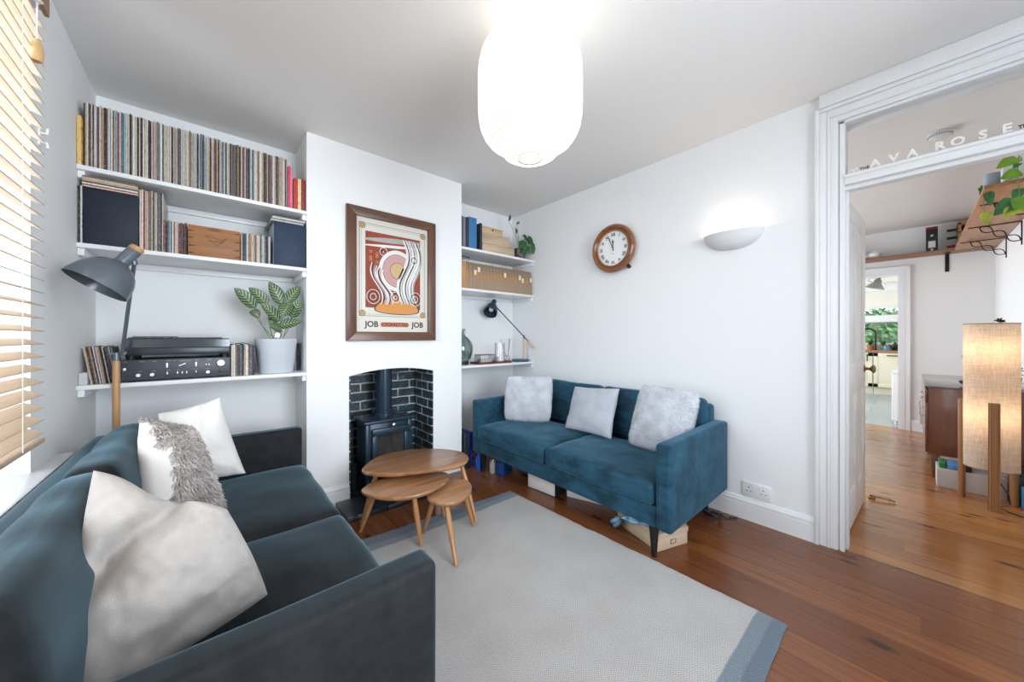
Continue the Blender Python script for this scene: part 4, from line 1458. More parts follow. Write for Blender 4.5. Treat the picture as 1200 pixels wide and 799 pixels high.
# ------------------------------------------------------------------ records
def spine(name, rgb, worn=.5):
    m, nt, bs = nodes(name)
    c = srgb(*rgb)
    oi = N(nt, 'ShaderNodeObjectInfo')
    def shifted(v):
        ad = N(nt, 'ShaderNodeVectorMath', operation='ADD')
        cb = N(nt, 'ShaderNodeCombineXYZ')
        r_ = math_(nt, 'MULTIPLY', oi.outputs['Random'], 400)
        for k in range(3):
            nt.links.new(r_, cb.inputs[k])
        nt.links.new(v, ad.inputs[0]); nt.links.new(cb.outputs[0], ad.inputs[1])
        return ad.outputs[0]
    a = noise_(nt, shifted(mapped(nt, (40, 3, 70))), 2.0, 4, .6)
    b = noise_(nt, shifted(mapped(nt, (260, 3, 22))), 2, 3, .6)
    pale = tuple(min(1, x * .5 + .32) for x in c)
    dark = tuple(x * .28 for x in c)
    col = mix(nt, ramp(nt, a, [(.52, (0, 0, 0)), (.66, (worn, worn, worn))]), c, pale)
    col = mix(nt, ramp(nt, b, [(.56, (0, 0, 0)), (.64, (.75, .75, .75))]), col, dark)
    nt.links.new(col, bs.inputs['Base Color'])
    bs.inputs['Roughness'].default_value = .6
    return m
PAL = [('cream', (216, 206, 190), 13), ('off-white', (224, 219, 212), 12), ('beige', (196, 182, 162), 12), ('pale grey', (190, 187, 184), 9), ('tan', (182, 158, 126), 5),
       ('brown', (120, 98, 82), 5), ('dark brown', (74, 62, 56), 4), ('black', (34, 33, 36), 8), ('charcoal', (72, 70, 72), 5), ('slate blue', (86, 106, 124), 4),
       ('pale blue', (150, 176, 192), 4), ('navy', (52, 60, 84), 2.5), ('teal', (88, 126, 136), 1.5), ('red', (150, 74, 68), 2), ('dusty pink', (206, 180, 172), 5), ('purple', (96, 84, 104), 2), ('orange', (196, 150, 112), 1), ('green', (104, 118, 104), 1), ('yellow', (212, 198, 150), 1)]
SP = {n: spine('sleeve_' + n.replace(' ', '_').replace('-', '_'), c) for n, c, w in PAL}
WTS = [w for n, c, w in PAL]
NAMES = [n for n, c, w in PAL]
def pick(last, rr, wts=None):
    while True:
        n = rr.choices(NAMES, wts or WTS)[0]
        if n != last:
            return n
def record_row(x0, x1, yf, z, hgt, depth, place, group, seed, th=(.0036, .0076), name='record_sleeve', cat='record', noun='record sleeve', lean=0., names=None, tilt=.012, hvar=.006, count_from='from the left'):
    rr = random.Random(seed)
    ws = []
    tot = 0
    while tot < x1 - x0:
        w = rr.uniform(*th)
        if rr.random() < .12:
            w *= 1.6
        ws.append(w); tot += w + .0006
    k = (x1 - x0) / tot
    x, last = x0, None
    for i, w in enumerate(ws):
        w *= k
        n = names[i % len(names)] if names else pick(last, rr)
        last = n
        h = hgt + rr.uniform(-hvar, hvar) * .7
        yo = yf + rr.uniform(0, .012)
        bm = new()
        box(bm, 0, w - .0003, 0, depth, 0, h, min(.0012, w * .25), 1)
        sh = lean if lean else 0
        for v in bm.verts:
            v.co.x += v.co.z * sh
        M = Matrix.Translation((x, yo, z + .0004))
        for v in bm.verts:
            v.co = M @ v.co
        art = 'an' if n[0] in 'aeiou' else 'a'
        single(name, bm, SP[n], f'{n} {noun}, {ordinal(i + 1)} {count_from} {place}', cat, group, sharp=30)
        x += w + .0006 * k
    return len(ws)
nrec = record_row(-.470, .386, 2.684, Z1, .322, .315, 'on the top shelf', 'records on the top shelf', 21)
bm = new(); box(bm, -.4875, -.473, 2.668, 2.84, Z1 + .0004, Z1 + .24, .002)
single('book', bm, spine('book_buff', (226, 184, 110), .1), 'narrow buff book against the wall at the left end of the top shelf', 'book')
rb = [('tall pink book ending the row of records on the top shelf', (205, 70, 110), .390, .404, .285), ('slim rose book beside the tall pink one on the top shelf', (226, 130, 150), .4045, .417, .285),
      ('fat red book third from the right on the top shelf', (176, 52, 44), .421, .447, .215), ('cream yellow book second from the right on the top shelf', (226, 206, 150), .4475, .468, .217),
      ('dark red book at the chimney end of the top shelf', (140, 44, 50), .4685, .491, .219)]
for lab, c, a, b, h in rb:
    bm = new(); box(bm, a, b - .0004, 2.70, 2.86, Z1 + .0004, Z1 + h, .002); single('book', bm, spine('book_' + lab.split()[1] + '_' + lab.split()[0], c, .2), lab, 'book', 'books ending the top shelf')

# second shelf
bm = new(); box(bm, -.4865, -.4805, 2.685, 2.98, Z2 + .0004, Z2 + .283, .001); single('record_sleeve', bm, SP['black'], 'black record sleeve against the wall, left end of the middle shelf', 'record')
bm = new(); box(bm, -.4798, -.4735, 2.690, 2.99, Z2 + .0004, Z2 + .287, .001); single('record_sleeve', bm, SP['off-white'], 'off-white record sleeve beside the left navy box file', 'record')
NAVY = mat('navy_cloth_box', (.006, .012, .026), .6, var=.2, vscale=30, bump=.2, bscale=400, bdist=.001)
NAVY2 = mat('navy_cloth_box_blue', (.012, .030, .065), .6, var=.2, vscale=30, bump=.2, bscale=400, bdist=.001)
def lpbox(label, x0, x1, m, zt):
    t = thing('record_box', label, 'box', ((x0 + x1) / 2, 2.83, Z2))
    bm = new(); box(bm, x0, x1, 2.678, 2.985, Z2 + .0004, zt, .003); part('case', bm, m, t)
    bm = new(); box(bm, x0 - .0014, x0 + .002, 2.69, 2.98, Z2 + .008, zt - .006, .0005); part('spine_edge', bm, SP['pale blue'], t)
lpbox('black-navy record box on the left of the middle shelf', -.4695, -.2815, NAVY, Z2 + .281)
lpbox('deep blue record box at the chimney end of the middle shelf', .3125, .489, NAVY2, Z2 + .281)
def flat_stack(x0, x1, z, items, group, where):
    for i, (n, th, dx, dy) in enumerate(items):
        bm = new(); box(bm, x0 + dx, x1 + dx, 2.672 + dy, 2.98 + dy * .5, z + .0004, z + th, .001, 1)
        single('record_sleeve', bm, SP[n], f'{n} record sleeve lying flat, {ordinal(i + 1)} up on {where}', 'record', group)
        z += th + .0003
flat_stack(-.4725, -.283, Z2 + .2818, [('dusty pink', .007, .001, .0), ('red', .005, .002, .001), ('off-white', .008, 0, .0), ('charcoal', .006, .001, .002), ('tan', .010, .002, .0), ('beige', .009, -.001, .002), ('brown', .008, .001, .004)], 'flat records on the left record box', 'the left record box')
flat_stack(.299, .482, Z2 + .2818, [('pale grey', .010, -.004, .0), ('slate blue', .007, -.006, .002), ('pale grey', .008, .003, .004), ('cream', .006, .006, .008), ('charcoal', .005, .002, .010)], 'flat records on the chimney end record box', 'the chimney end record box')
record_row(-.280, -.190, 2.690, Z2, .325, .30, 'in the tall group on the middle shelf', 'tall records on the middle shelf', 5, names=['cream', 'off-white', 'red', 'dusty pink', 'beige', 'brown', 'pale grey', 'charcoal', 'beige', 'cream', 'brown', 'slate blue', 'charcoal'])
record_row(-.189, -.0945, 2.690, Z2, .180, .19, 'in the short group left of the crate', 'short records left of the crate', 6, names=['red', 'black', 'slate blue', 'teal', 'pale grey', 'slate blue', 'off-white', 'brown', 'off-white', 'dusty pink', 'red', 'charcoal', 'brown', 'navy'])
record_row(.146, .297, 2.692, Z2, .180, .19, 'in the short group right of the crate', 'short records right of the crate', 8, names=['cream', 'tan', 'navy', 'navy', 'slate blue', 'off-white', 'beige', 'brown', 'cream', 'orange', 'beige', 'pale grey', 'dusty pink', 'brown', 'dusty pink', 'cream', 'beige', 'charcoal', 'pale blue'][:])
# wooden crate
CRW = wood('crate_wood', (.24, .095, .030), (.38, .17, .060), .55, 'x', .8, knots=True)
t = thing('wooden_crate', 'brown wooden wine crate with a faint diamond mark on the middle shelf', 'crate', (.024, 2.8, Z2))
bm = new(); box(bm, -.091, .141, 2.686, 2.700, Z2 + .0004, Z2 + .178, .002); part('front_panel', bm, CRW, t)
bm = new()
for x0, x1 in ((-.091, -.079), (.129, .141)):
    box(bm, x0, x1, 2.7005, 2.94, Z2 + .0004, Z2 + .176, .002)
box(bm, -.0785, .1285, 2.7005, 2.94, Z2 + .0004, Z2 + .012); box(bm, -.0785, .1285, 2.928, 2.94, Z2 + .012, Z2 + .176)
part('box_sides', bm, CRW, t)
bm = new()
BURN = mat('burnt_mark', (.055, .020, .008), .8)
cx0, cz0 = .03, Z2 + .10
def stroke(p, w=.0016):
    for a, b in zip(p, p[1:]):
        a, b = Vector((a[0], 0, a[1])), Vector((b[0], 0, b[1]))
        tube(bm, [(a.x, 2.6859, a.z), (b.x, 2.6859, b.z)], w / 2, 4)
stroke([(cx0 - .04, cz0 + .02), (cx0 + .004, cz0 - .028), (cx0 + .046, cz0 + .022)])
stroke([(cx0 - .05 + i * .005, cz0 + .018 + .006 * math.sin(i * 1.9) + .008 * math.sin(i * .35)) for i in range(21)])
stroke([(cx0 - .036 + i * .004, cz0 - .002 + .005 * math.sin(i * 2.2)) for i in range(19)])
for x, z, l in ((-.088, .145, .03), (-.088, .105, .025), (-.088, .06, .035), (-.088, .02, .028), (.138, .16, -.03), (.138, .11, -.028), (.138, .06, -.036), (.138, .02, -.03)):
    prism(bm, [(x, -.004), (x + l, 0), (x, .004)], .0006, Matrix(((1, 0, 0, 0), (0, 0, -1, 2.6859), (0, 1, 0, Z2 + z), (0, 0, 0, 1))))
part('burnt_mark', bm, BURN, t)

# third shelf: hi-fi
t = thing('amplifier', 'dark grey hi-fi amplifier with silver knobs under the turntable', 'amplifier', (-.126, 2.83, Z3))
AMP = mat('amplifier_panel', (.052, .060, .074), .42, .2)
LEG_ = mat('pale_print', (.5, .5, .5), .5)
ax0, ax1, ay = -.347, .095, 2.690
bm = new(); box(bm, ax0, ax1, ay, 2.99, Z3 + .008, Z3 + .118, .003)
f0 = mark(bm)
box(bm, ax0 + .004, ax1 - .004, ay - .0006, ay + .001, Z3 + .063, Z3 + .0645)
setmat(bm, f0, 1)
f0 = mark(bm)
for x, w in ((-.335, .01), (-.28, .02), (-.23, .015), (-.18, .02), (-.15, .01), (-.125, .05), (-.06, .014), (-.01, .02), (.03, .02)):
    box(bm, x, x + w, ay - .0006, ay + .001, Z3 + .106, Z3 + .1075)
for x in (-.275, -.225, -.17, -.13, -.06, -.01):
    box(bm, x - .007, x + .007, ay - .0006, ay + .001, Z3 + .0545, Z3 + .0556)
for k in range(6):
    box(bm, -.12 + k * .008, -.1195 + k * .008, ay - .0006, ay + .001, Z3 + .095, Z3 + .104)
setmat(bm, f0, 2)
part('case', bm, [AMP, BLACK, LEG_], t)
KN = mat('silver_knob', (.80, .80, .80), .35, .35)
def knob(x, z, r, d=.014, name='knob'):
    bm = new(); lathe(bm, [(0, 0), (r, 0), (r, d * .8), (r * .9, d), (0, d)], 24, M=Matrix.Translation((x, ay, Z3 + z)) @ Matrix.Rotation(PI / 2, 4, 'X')); part(name, bm, KN, t)
knob(.052, .086, .0185, .02, 'volume_knob')
for x, z in ((-.283, .036), (-.232, .036), (-.006, .036)):
    knob(x, z, .0088)
def sw(x, z, w, h, rot=0):
    bm = new(); box(bm, -w / 2, w / 2, -.008, 0, -h / 2, h / 2, .0012, M=Matrix.Translation((x, ay, Z3 + z)) @ Matrix.Rotation(rot, 4, 'Y')); part('switch', bm, KN, t)
sw(-.333, .069, .010, .014); sw(-.175, .083, .0075, .026); sw(-.114, .084, .030, .0055, R(-24)); sw(-.057, .083, .0075, .026)
sw(-.013, .079, .005, .010); sw(-.001, .079, .005, .010); sw(-.174, .040, .0055, .014); sw(-.133, .040, .005, .012); sw(-.114, .040, .005, .012); sw(-.096, .040, .005, .012); sw(-.057, .041, .005, .011)
bm = new(); box(bm, .040, .066, ay - .002, ay + .001, Z3 + .032, Z3 + .044, .001); part('socket_window', bm, BLACK, t)
for x in (-.31, .06):
    for y in (2.72, 2.95):
        bm = new(); lathe(bm, [(0, 0), (.014, 0), (.016, .009), (0, .009)], 12, c=(x, y, Z3 + .0002)); part('foot', bm, BLACK, t)

t = thing('turntable', 'black turntable with a smoky lid on top of the amplifier', 'turntable', (-.123, 2.84, Z3 + .118))
tz = Z3 + .1185
bm = new(); box(bm, -.340, .094, 2.692, 3.0, tz + .022, tz + .062, .003); part('plinth', bm, mat('turntable_plinth', (.028, .036, .046), .3, .3), t)
for x in (-.315, .07):
    for y in (2.73, 2.95):
        bm = new(); lathe(bm, [(0, 0), (.018, 0), (.02, .02), (.012, .023), (0, .023)], 14, c=(x, y, tz + .0002)); part('foot', bm, BLACK, t)
bm = new(); lathe(bm, [(0, 0), (.148, 0), (.148, .012), (.14, .015), (0, .015)], 40, c=(-.15, 2.845, tz + .0625)); part('platter', bm, mat('platter', (.10, .11, .12), .3, .6), t)
bm = new()
box(bm, -.338, .092, 2.694, 2.697, tz + .063, tz + .106); box(bm, -.338, -.335, 2.697, 2.995, tz + .063, tz + .106); box(bm, .089, .092, 2.697, 2.995, tz + .063, tz + .106)
taperbox(bm, -.338, .092, 2.694, 2.998, tz + .106, tz + .112, .99, .97)
part('dust_cover', bm, mat('smoked_acrylic', (.045, .055, .068), .10, coat=.6), t)
bm = new(); tube(bm, [(.055, 2.95, tz + .085), (.05, 2.76, tz + .085), (.03, 2.72, tz + .082)], .004, 8); part('tonearm', bm, SILVER, t)
for i, (x0, x1, dz) in enumerate(((-.325, -.16, .004), (-.31, -.14, .009), (-.15, .06, .004))):
    bm = new(); box(bm, x0, x1, 2.72 + .01 * i, 2.90, tz + .1125 + (.0058 if i == 1 else 0), tz + .1175 + (.0058 if i == 1 else 0), .001)
    single('record_sleeve', bm, SP[['black', 'charcoal', 'dark brown'][i]], ['black record sleeve lying left on the turntable lid', 'charcoal record sleeve on top of another on the turntable lid', 'dark brown record sleeve lying right on the turntable lid'][i], 'record')

record_row(-.450, -.352, 2.700, Z3, .188, .18, 'among the leaning singles left of the amplifier', 'leaning singles left of the amplifier', 31, th=(.003, .006), lean=-.14, noun='single sleeve', names=['cream', 'tan', 'black', 'brown', 'orange', 'navy', 'off-white', 'purple', 'dusty pink', 'tan', 'dark brown', 'black', 'off-white', 'black', 'charcoal', 'purple', 'pale grey', 'black', 'green', 'red'])
bm = new(); box(bm, -.4865, -.4585, 2.695, 2.85, Z3 + .0004, Z3 + .06, .002); single('card_box', bm, mat('pale_grey_card', (.52, .53, .54), .8), 'small pale grey card box at the wall end of the lowest shelf', 'box')
record_row(.100, .214, 2.700, Z3, .190, .18, 'between the amplifier and the plant pot', 'records beside the plant pot', 33, noun='single sleeve', names=['cream', 'off-white', 'brown', 'charcoal', 'slate blue', 'black', 'tan', 'off-white', 'brown', 'purple', 'black', 'pale grey', 'navy'], th=(.006, .012))
record_row(.450, .486, 2.87, Z3, .19, .18, 'behind the plant pot', 'records behind the plant pot', 35, noun='single sleeve', names=['charcoal', 'pale grey', 'slate blue', 'black', 'navy'], th=(.006, .010))
bm = new(); tube(bm, [(.10, 2.78, Z3 + .192), (.155, 2.75, Z3 + .200), (.19, 2.755, Z3 + .194)], .0025, 6)
single('cable', bm, BLACK, 'short black cable looping over the singles by the turntable', 'cable')

# striped-leaf plant
m, nt, bs = nodes('striped_leaf')
uv = N(nt, 'ShaderNodeUVMap'); sp_ = N(nt, 'ShaderNodeSeparateXYZ'); nt.links.new(uv.outputs[0], sp_.inputs[0])
au = math_(nt, 'ABSOLUTE', math_(nt, 'SUBTRACT', sp_.outputs['X'], .5))
ph = math_(nt, 'SUBTRACT', math_(nt, 'MULTIPLY', sp_.outputs['Y'], 7.5), math_(nt, 'MULTIPLY', au, 3.4))
tri = math_(nt, 'ABSOLUTE', math_(nt, 'SUBTRACT', math_(nt, 'FRACT', ph), .5))
tri = math_(nt, 'ADD', tri, math_(nt, 'MULTIPLY', au, .12))
edge = math_(nt, 'GREATER_THAN', au, .44)
col = ramp(nt, tri, [(.16, (.26, .34, .16)), (.23, (.030, .085, .035)), (.36, (.010, .036, .018))])
col = mix(nt, math_(nt, 'LESS_THAN', au, .025), col, (.26, .36, .16))
col = mix(nt, edge, col, (.02, .085, .035))
nt.links.new(col, bs.inputs['Base Color']); bs.inputs['Roughness'].default_value = .38
CAL = m
STEM = mat('plant_stem', (.20, .26, .10), .5)
POTW = mat('pale_grey_pot', (.56, .60, .65), .6, bump=.08, bscale=60)
t = thing('potted_plant', 'striped-leaf plant in a pale grey pot on the lowest left shelf', 'plant', (.338, 2.80, Z3))
pc = Vector((.338, 2.795, 0))
bm = new(); lathe(bm, [(0, .002), (.092, .002), (.097, .008), (.119, .222), (.120, .226), (.114, .226), (.110, .20), (.0, .19)], 48, c=(pc.x, pc.y, Z3)); part('pot', bm, POTW, t)
bm = new(); lathe(bm, [(0, 0), (.085, 0), (.088, .003), (0, .003)], 40, c=(pc.x, pc.y, Z3 + .0001)); part('saucer', bm, mat('cork', (.30, .20, .12), .8), t)
bm = new(); lathe(bm, [(0, .195), (.108, .195), (0, .205)], 24, c=(pc.x, pc.y, Z3 + .004)); part('soil', bm, mat('soil', (.02, .014, .01), .95), t)
# leaf: tip/base offsets in the plane facing the room (x, z), y lean, width
LV = [(( .135 - .338, .135), (.213 - .338, .055 + .005), -.05, .052), ((.208 - .338, .275 - .0), (.292 - .338, .195), -.02, .055), ((.312 - .338, .315), (.372 - .338, .205), .0, .058),
      ((.468 - .338, .305), (.392 - .338, .215), -.02, .056), ((.262 - .338, .185), (.352 - .338, .105), -.09, .050), ((.365 - .338, .140), (.405 - .338, .21), -.07, .062),
      ((.468 - .338, .225), (.418 - .338, .125), -.05, .056), ((.462 - .338, .100), (.345 - .338, .072), -.08, .052), ((.300 - .338, .085), (.335 - .338, .125), -.06, .040), ((.30 - .338, .070), (.36 - .338, .050), -.10, .046), ((.235 - .338, .125), (.205 - .338, .165), -.04, .040)]
LV[0] = ((-.203, .262), (-.112, .175), -.05, .056)
rr = random.Random(3)
for i, (tip, base, yl, w) in enumerate(LV):
    z0 = Z3 + .226
    k_ = 1.12
    b = Vector((pc.x + base[0], pc.y + yl * .7, z0 + base[1] * k_)); e = Vector((pc.x + tip[0], pc.y + yl, z0 + tip[1] * k_)); e = b + (e - b) * 1.22; w *= 1.42
    if e.x > XC0 - .02:
        e.x = XC0 - .02
    root = Vector((pc.x + rr.uniform(-.03, .03), pc.y + rr.uniform(-.02, .02), Z3 + .20))
    bm = new(); leaf(bm, arc(b, e, .010, 10, Vector((0, -1, .5))), w, Vector((-.15, -1, .5)).normalized(), cup=.10); part('leaf', bm, CAL, t, sharp=None)
    bm = new(); tube(bm, arc(root, b, .012, 6, Vector((1 if base[0] > 0 else -1, 0, 0))), .0022, 6); part('stem', bm, STEM, t)
bm = new(); box(bm, .318, .345, 2.685, 2.688, Z3 + .235, Z3 + .262, M=None); part('plant_tag', bm, WHITE, t)

# ------------------------------------------------------------------ right alcove
bk = [('grey-violet tall book at the chimney end of the top right shelf', (112, 108, 122), 1.7245, 1.748, .285), ('dark slate tall book, second from the chimney on the top right shelf', (70, 70, 82), 1.7485, 1.772, .288), ('mauve-grey tall book, third from the chimney on the top right shelf', (128, 124, 140), 1.7725, 1.803, .286),
      ('charcoal tall book beside the big blue one on the top right shelf', (48, 52, 62), 1.808, 1.838, .288), ('big bright blue book on the top right shelf', (58, 118, 168), 1.8385, 1.929, .300)]
for lab, c, a, b, h in bk:
    bm = new(); box(bm, a, b - .0006, 2.73, 2.96, ZA + .0004, ZA + h, .003); single('book', bm, mat('book_cloth_' + lab.split()[0].replace('-', '_'), srgb(*c), .6, bump=.1, bscale=300), lab, 'book', 'tall books on the top right shelf')
bm = new(); box(bm, 1.970, 1.996, 2.735, 2.92, ZA + .0004, ZA + .268, .002); single('book', bm, mat('dark_slab', (.03, .033, .045), .5), 'thin dark upright book left of the wooden boxes', 'book')
t = thing('vase', 'pale teal vase standing behind the dark upright book', 'vase', (1.95, 2.90, ZA))
bm = new(); lathe(bm, [(0, 0), (.024, 0), (.026, .05), (.02, .11), (.022, .15), (.017, .15), (.016, .1), (0, .01)], 20, c=(1.952, 2.93, ZA + .0004)); part('body', bm, mat('teal_glass', (.25, .38, .42), .15), t)
PINE = wood('pale_rough_pine', (.42, .30, .20), (.62, .48, .35), .7, 'x', .7, knots=True)
PINE2 = wood('pale_pine', (.52, .35, .20), (.66, .48, .30), .6, 'x', .7)
def crate(label, x0, x1, y0, y1, z0, z1, m, hole=False):
    t = thing('wooden_box', label, 'box', ((x0 + x1) / 2, (y0 + y1) / 2, z0))
    bm = new(); box(bm, x0, x1, y0, y1, z0 + .0004, z1 - .012, .002); part('body', bm, m, t)
    bm = new(); box(bm, x0 - .002, x1 + .002, y0 - .002, y1 + .002, z1 - .0115, z1, .002); part('lid', bm, m, t)
    if hole:
        bm = new(); box(bm, (x0 + x1) / 2 - .008, (x0 + x1) / 2 + .008, y0 - .006, y0 - .0015, z1 - .034, z1 - .016, .002); part('clasp', bm, BLACK, t)
crate('lowest long pale wooden box on the top right shelf', 2.012, 2.430, 2.755, 2.95, ZA, ZA + .100, PINE)
crate('middle pale wooden box of the stack on the top right shelf', 2.012, 2.375, 2.765, 2.95, ZA + .1005, ZA + .203, PINE)
crate('small topmost pale wooden box of the stack on the top right shelf', 2.025, 2.290, 2.78, 2.93, ZA + .2035, ZA + .268, PINE2, True)
# trailing plant
t = thing('potted_plant', 'trailing plant in a patterned pot at the right end of the top right shelf', 'plant', (2.545, 2.80, ZA))
bm = new(); lathe(bm, [(0, 0), (.05, 0), (.062, .02), (.066, .12), (.060, .12), (.056, .02), (0, .015)], 28, c=(2.545, 2.80, ZA + .0004)); part('pot', bm, mat('mottled_pot', (.12, .11, .09), .5, var=.9, vscale=28), t)
DGREEN = mat('dark_green_leaf', (.030, .11, .035), .4, var=.4, vscale=14)
for i, (px, pz, tx, tz_, yl, w) in enumerate([(2.50, .19, 2.468, .095, -.09, .060), (2.52, .20, 2.515, .075, -.10, .066), (2.55, .16, 2.56, .05, -.08, .06), (2.60, .25, 2.625, .165, -.06, .050), (2.555, .27, 2.60, .20, -.05, .05), (2.64, .20, 2.652, .06, -.10, .062), (2.62, .27, 2.662, .15, -.07, .05),
        (2.48, .27, 2.455, .33, -.02, .03), (2.41, .40, 2.425, .48, .03, .028), (2.50, .38, 2.535, .42, 0, .025), (2.53, .13, 2.50, .04, -.09, .055), (2.585, .15, 2.61, .06, -.09, .05)]):
    b, e = Vector((px, 2.80 + yl * .8, ZA + pz)), Vector((tx, 2.80 + yl, ZA + tz_))
    bm = new(); leaf(bm, arc(b, e, .012, 8, Vector((0, -1, .3))), w, Vector((-.2, -1, .4)).normalized(), shape='oval', cup=.12); part('leaf', bm, DGREEN, t, sharp=None)
    bm = new(); tube(bm, arc((2.545, 2.80, ZA + .115), b, .03, 7), .002, 5); part('stem', bm, STEM, t)
bm = new(); lathe(bm, [(0, 0), (.028, 0), (.03, .15), (.026, .15), (.024, .01), (0, .01)], 20, c=(2.628, 2.86, ZA + .0004))
single('vase', bm, mat('straw_vase', (.62, .52, .34), .7), 'straw-coloured narrow vase behind the trailing plant', 'vase')

# patterned files
m, nt, bs = nodes('patterned_file_card')
vo = N(nt, 'ShaderNodeTexVoronoi'); vo.inputs['Scale'].default_value = 1; vo.inputs['Randomness'].default_value = .25
nt.links.new(mapped(nt, (110, 30, 80)), vo.inputs['Vector'])
nt.links.new(ramp(nt, vo.outputs['Distance'], [(.26, (.055, .032, .02)), (.5, (.36, .25, .165))]), bs.inputs['Base Color'])
bs.inputs['Roughness'].default_value = .75
FILE = m
KRAFT = mat('kraft_card', (.50, .27, .11), .75, var=.12, vscale=12)
fx0, nf = 1.798, 21
fwid = (2.650 - fx0) / nf
def mk_file(x):
    t = thing('magazine_file', '', 'file', (x, 2.72, ZB), group='patterned files on the middle right shelf')
    w = fwid - .0012
    bm = new(); prism(bm, [(0, 0), (.24, 0), (.24, .252), (.012, .252), (.006, .160), (0, .115)], w, Matrix.Translation((x, 2.722, ZB + .0004)) @ Matrix(((0, 0, 1, 0), (1, 0, 0, 0), (0, 1, 0, 0), (0, 0, 0, 1)))); part('body', bm, FILE, t)
    bm = new(); prism(bm, [(0, .118), (.0075, .165), (.0055, .165), (-.001, .118)], w * .72, Matrix.Translation((x + w * .14, 2.7205, ZB + .0004)) @ Matrix(((0, 0, 1, 0), (1, 0, 0, 0), (0, 1, 0, 0), (0, 0, 0, 1)))); part('card_edge', bm, KRAFT, t)
    return t
tags = {2: .135, 3: .165, 11: .150, 16: .145, 17: .120, 20: .135}
base = mk_file(fx0)
base['label'] = 'patterned brown file, first from the chimney on the middle right shelf'
for k in range(1, nf):
    lab = f'patterned brown file, {ordinal(k + 1)} from the chimney on the middle right shelf'
    if k in tags:
        lab = f'patterned brown file with a cream tag, {ordinal(k + 1)} from the chimney, middle right shelf'
    f_ = dup(base, (fx0 + k * fwid, 2.72, ZB), 0, lab)
    INV[f_.name] = Matrix.Translation((fx0 + k * fwid, 2.72, ZB)).inverted()
    if k in tags:
        x = fx0 + k * fwid
        bm = new(); box(bm, x + .006, x + .036, 2.712, 2.7145, ZB + tags[k], ZB + tags[k] + .048, .002); part('tag', bm, mat('cream_tag', (.74, .66, .52), .7), f_)
bm = new(); box(bm, 1.7345, 1.796, 2.716, 2.95, ZB + .0004, ZB + .251, .003); single('box_file', bm, KRAFT, 'plain tan box file at the chimney end of the middle right shelf', 'file')
bm = new(); box(bm, 1.83, 2.14, 2.735, 2.93, ZB + .2535, ZB + .266, .002); single('book', bm, mat('pale_magazine', (.55, .55, .55), .6), 'pale magazine lying across the patterned files', 'magazine')
bm = new()
for y in (2.74, 2.92):
    tube(bm, [(1.735, y, ZB + .258), (1.735, y, ZB + .300), (1.845, y, ZB + .300), (1.845, y, ZB + .268)], .003, 6)
for x in (1.735, 1.79, 1.845):
    tube(bm, [(x, 2.74, ZB + .300), (x, 2.92, ZB + .300)], .003, 6)
single('wire_rack', bm, BLACK, 'black wire rack lying on the files by the chimney', 'rack')

# lowest right shelf
t = thing('glass_demijohn', 'round green-grey glass demijohn at the chimney end of the lowest right shelf', 'bottle', (1.855, 2.86, ZC))
DEMI = glass('demijohn_glass', (.70, .78, .76), refl=.8, ior=1.25)
bm = new(); lathe(bm, [(0, .032), (.07, .032), (.098, .06), (.116, .12), (.118, .17), (.106, .215), (.075, .255), (.045, .28), (.036, .30), (.035, .325), (.045, .33), (.046, .345), (.036, .348), (.030, .345), (.028, .30), (.04, .27), (.07, .245), (.1, .205), (.112, .165), (.11, .12), (.092, .065), (0, .038)], 40, c=(1.845, 2.88, ZC)); part('body', bm, DEMI, t)
bm = new(); lathe(bm, [(0, 0), (.075, 0), (.078, .03), (0, .03)], 30, c=(1.845, 2.88, ZC + .0004)); part('stand', bm, mat('dark_stand', (.03, .03, .04), .4), t)
TRAYM = mat('red_brown_tray', (.13, .035, .028), .4)
t = thing('tray', 'red-brown tray holding glassware on the lowest right shelf', 'tray', (2.15, 2.80, ZC))
bm = new(); box(bm, 1.950, 2.375, 2.735, 2.875, ZC + .0004, ZC + .010, .002); part('base', bm, TRAYM, t)
bm = new()
for a in ((1.950, 2.375, 2.735, 2.742), (1.950, 2.375, 2.868, 2.875), (1.950, 1.957, 2.742, 2.868), (2.368, 2.375, 2.742, 2.868)):
    box(bm, *a, ZC + .0102, ZC + .020, .001)
part('rim', bm, TRAYM, t)
t = thing('glass_box', 'small glass box with dark edges standing on the tray', 'glass box', (2.075, 2.80, ZC + .01))
bm = new(); box(bm, 1.99, 2.16, 2.755, 2.757, ZC + .011, ZC + .085); box(bm, 1.99, 2.16, 2.845, 2.847, ZC + .011, ZC + .085); box(bm, 1.988, 1.990, 2.755, 2.847, ZC + .011, ZC + .085); box(bm, 2.16, 2.162, 2.755, 2.847, ZC + .011, ZC + .085); part('panes', bm, GLASS, t)
bm = new()
for x in (1.988, 2.162):
    for y in (2.755, 2.847):
        tube(bm, [(x, y, ZC + .0108), (x, y, ZC + .09)], .002, 6)
part('edges', bm, TRAYM, t)
bm = new(); box(bm, 1.984, 2.166, 2.751, 2.851, ZC + .086, ZC + .093, .002); part('lid', bm, TRAYM, t)
bm = new(); box(bm, 2.0, 2.14, 2.765, 2.835, ZC + .0112, ZC + .045, .004); single('card_pack', bm, mat('grey_pack', (.52, .53, .53), .6), 'pale pack inside the glass box on the tray', 'pack')
t = thing('glass_cylinder', 'tall clear glass cylinder with white filling on the tray', 'glass', (2.275, 2.81, ZC + .01))
bm = new(); lathe(bm, [(0, .001), (.052, .001), (.052, .195), (.050, .195), (.050, .004), (0, .004)], 36, c=(2.275, 2.81, ZC + .0104)); part('glass_wall', bm, GLASS, t)
bm = new(); lathe(bm, [(0, .005), (.048, .005), (.048, .052), (0, .052)], 30, c=(2.275, 2.81, ZC + .0104)); part('candle', bm, mat('white_wax', (.82, .83, .84), .5), t)
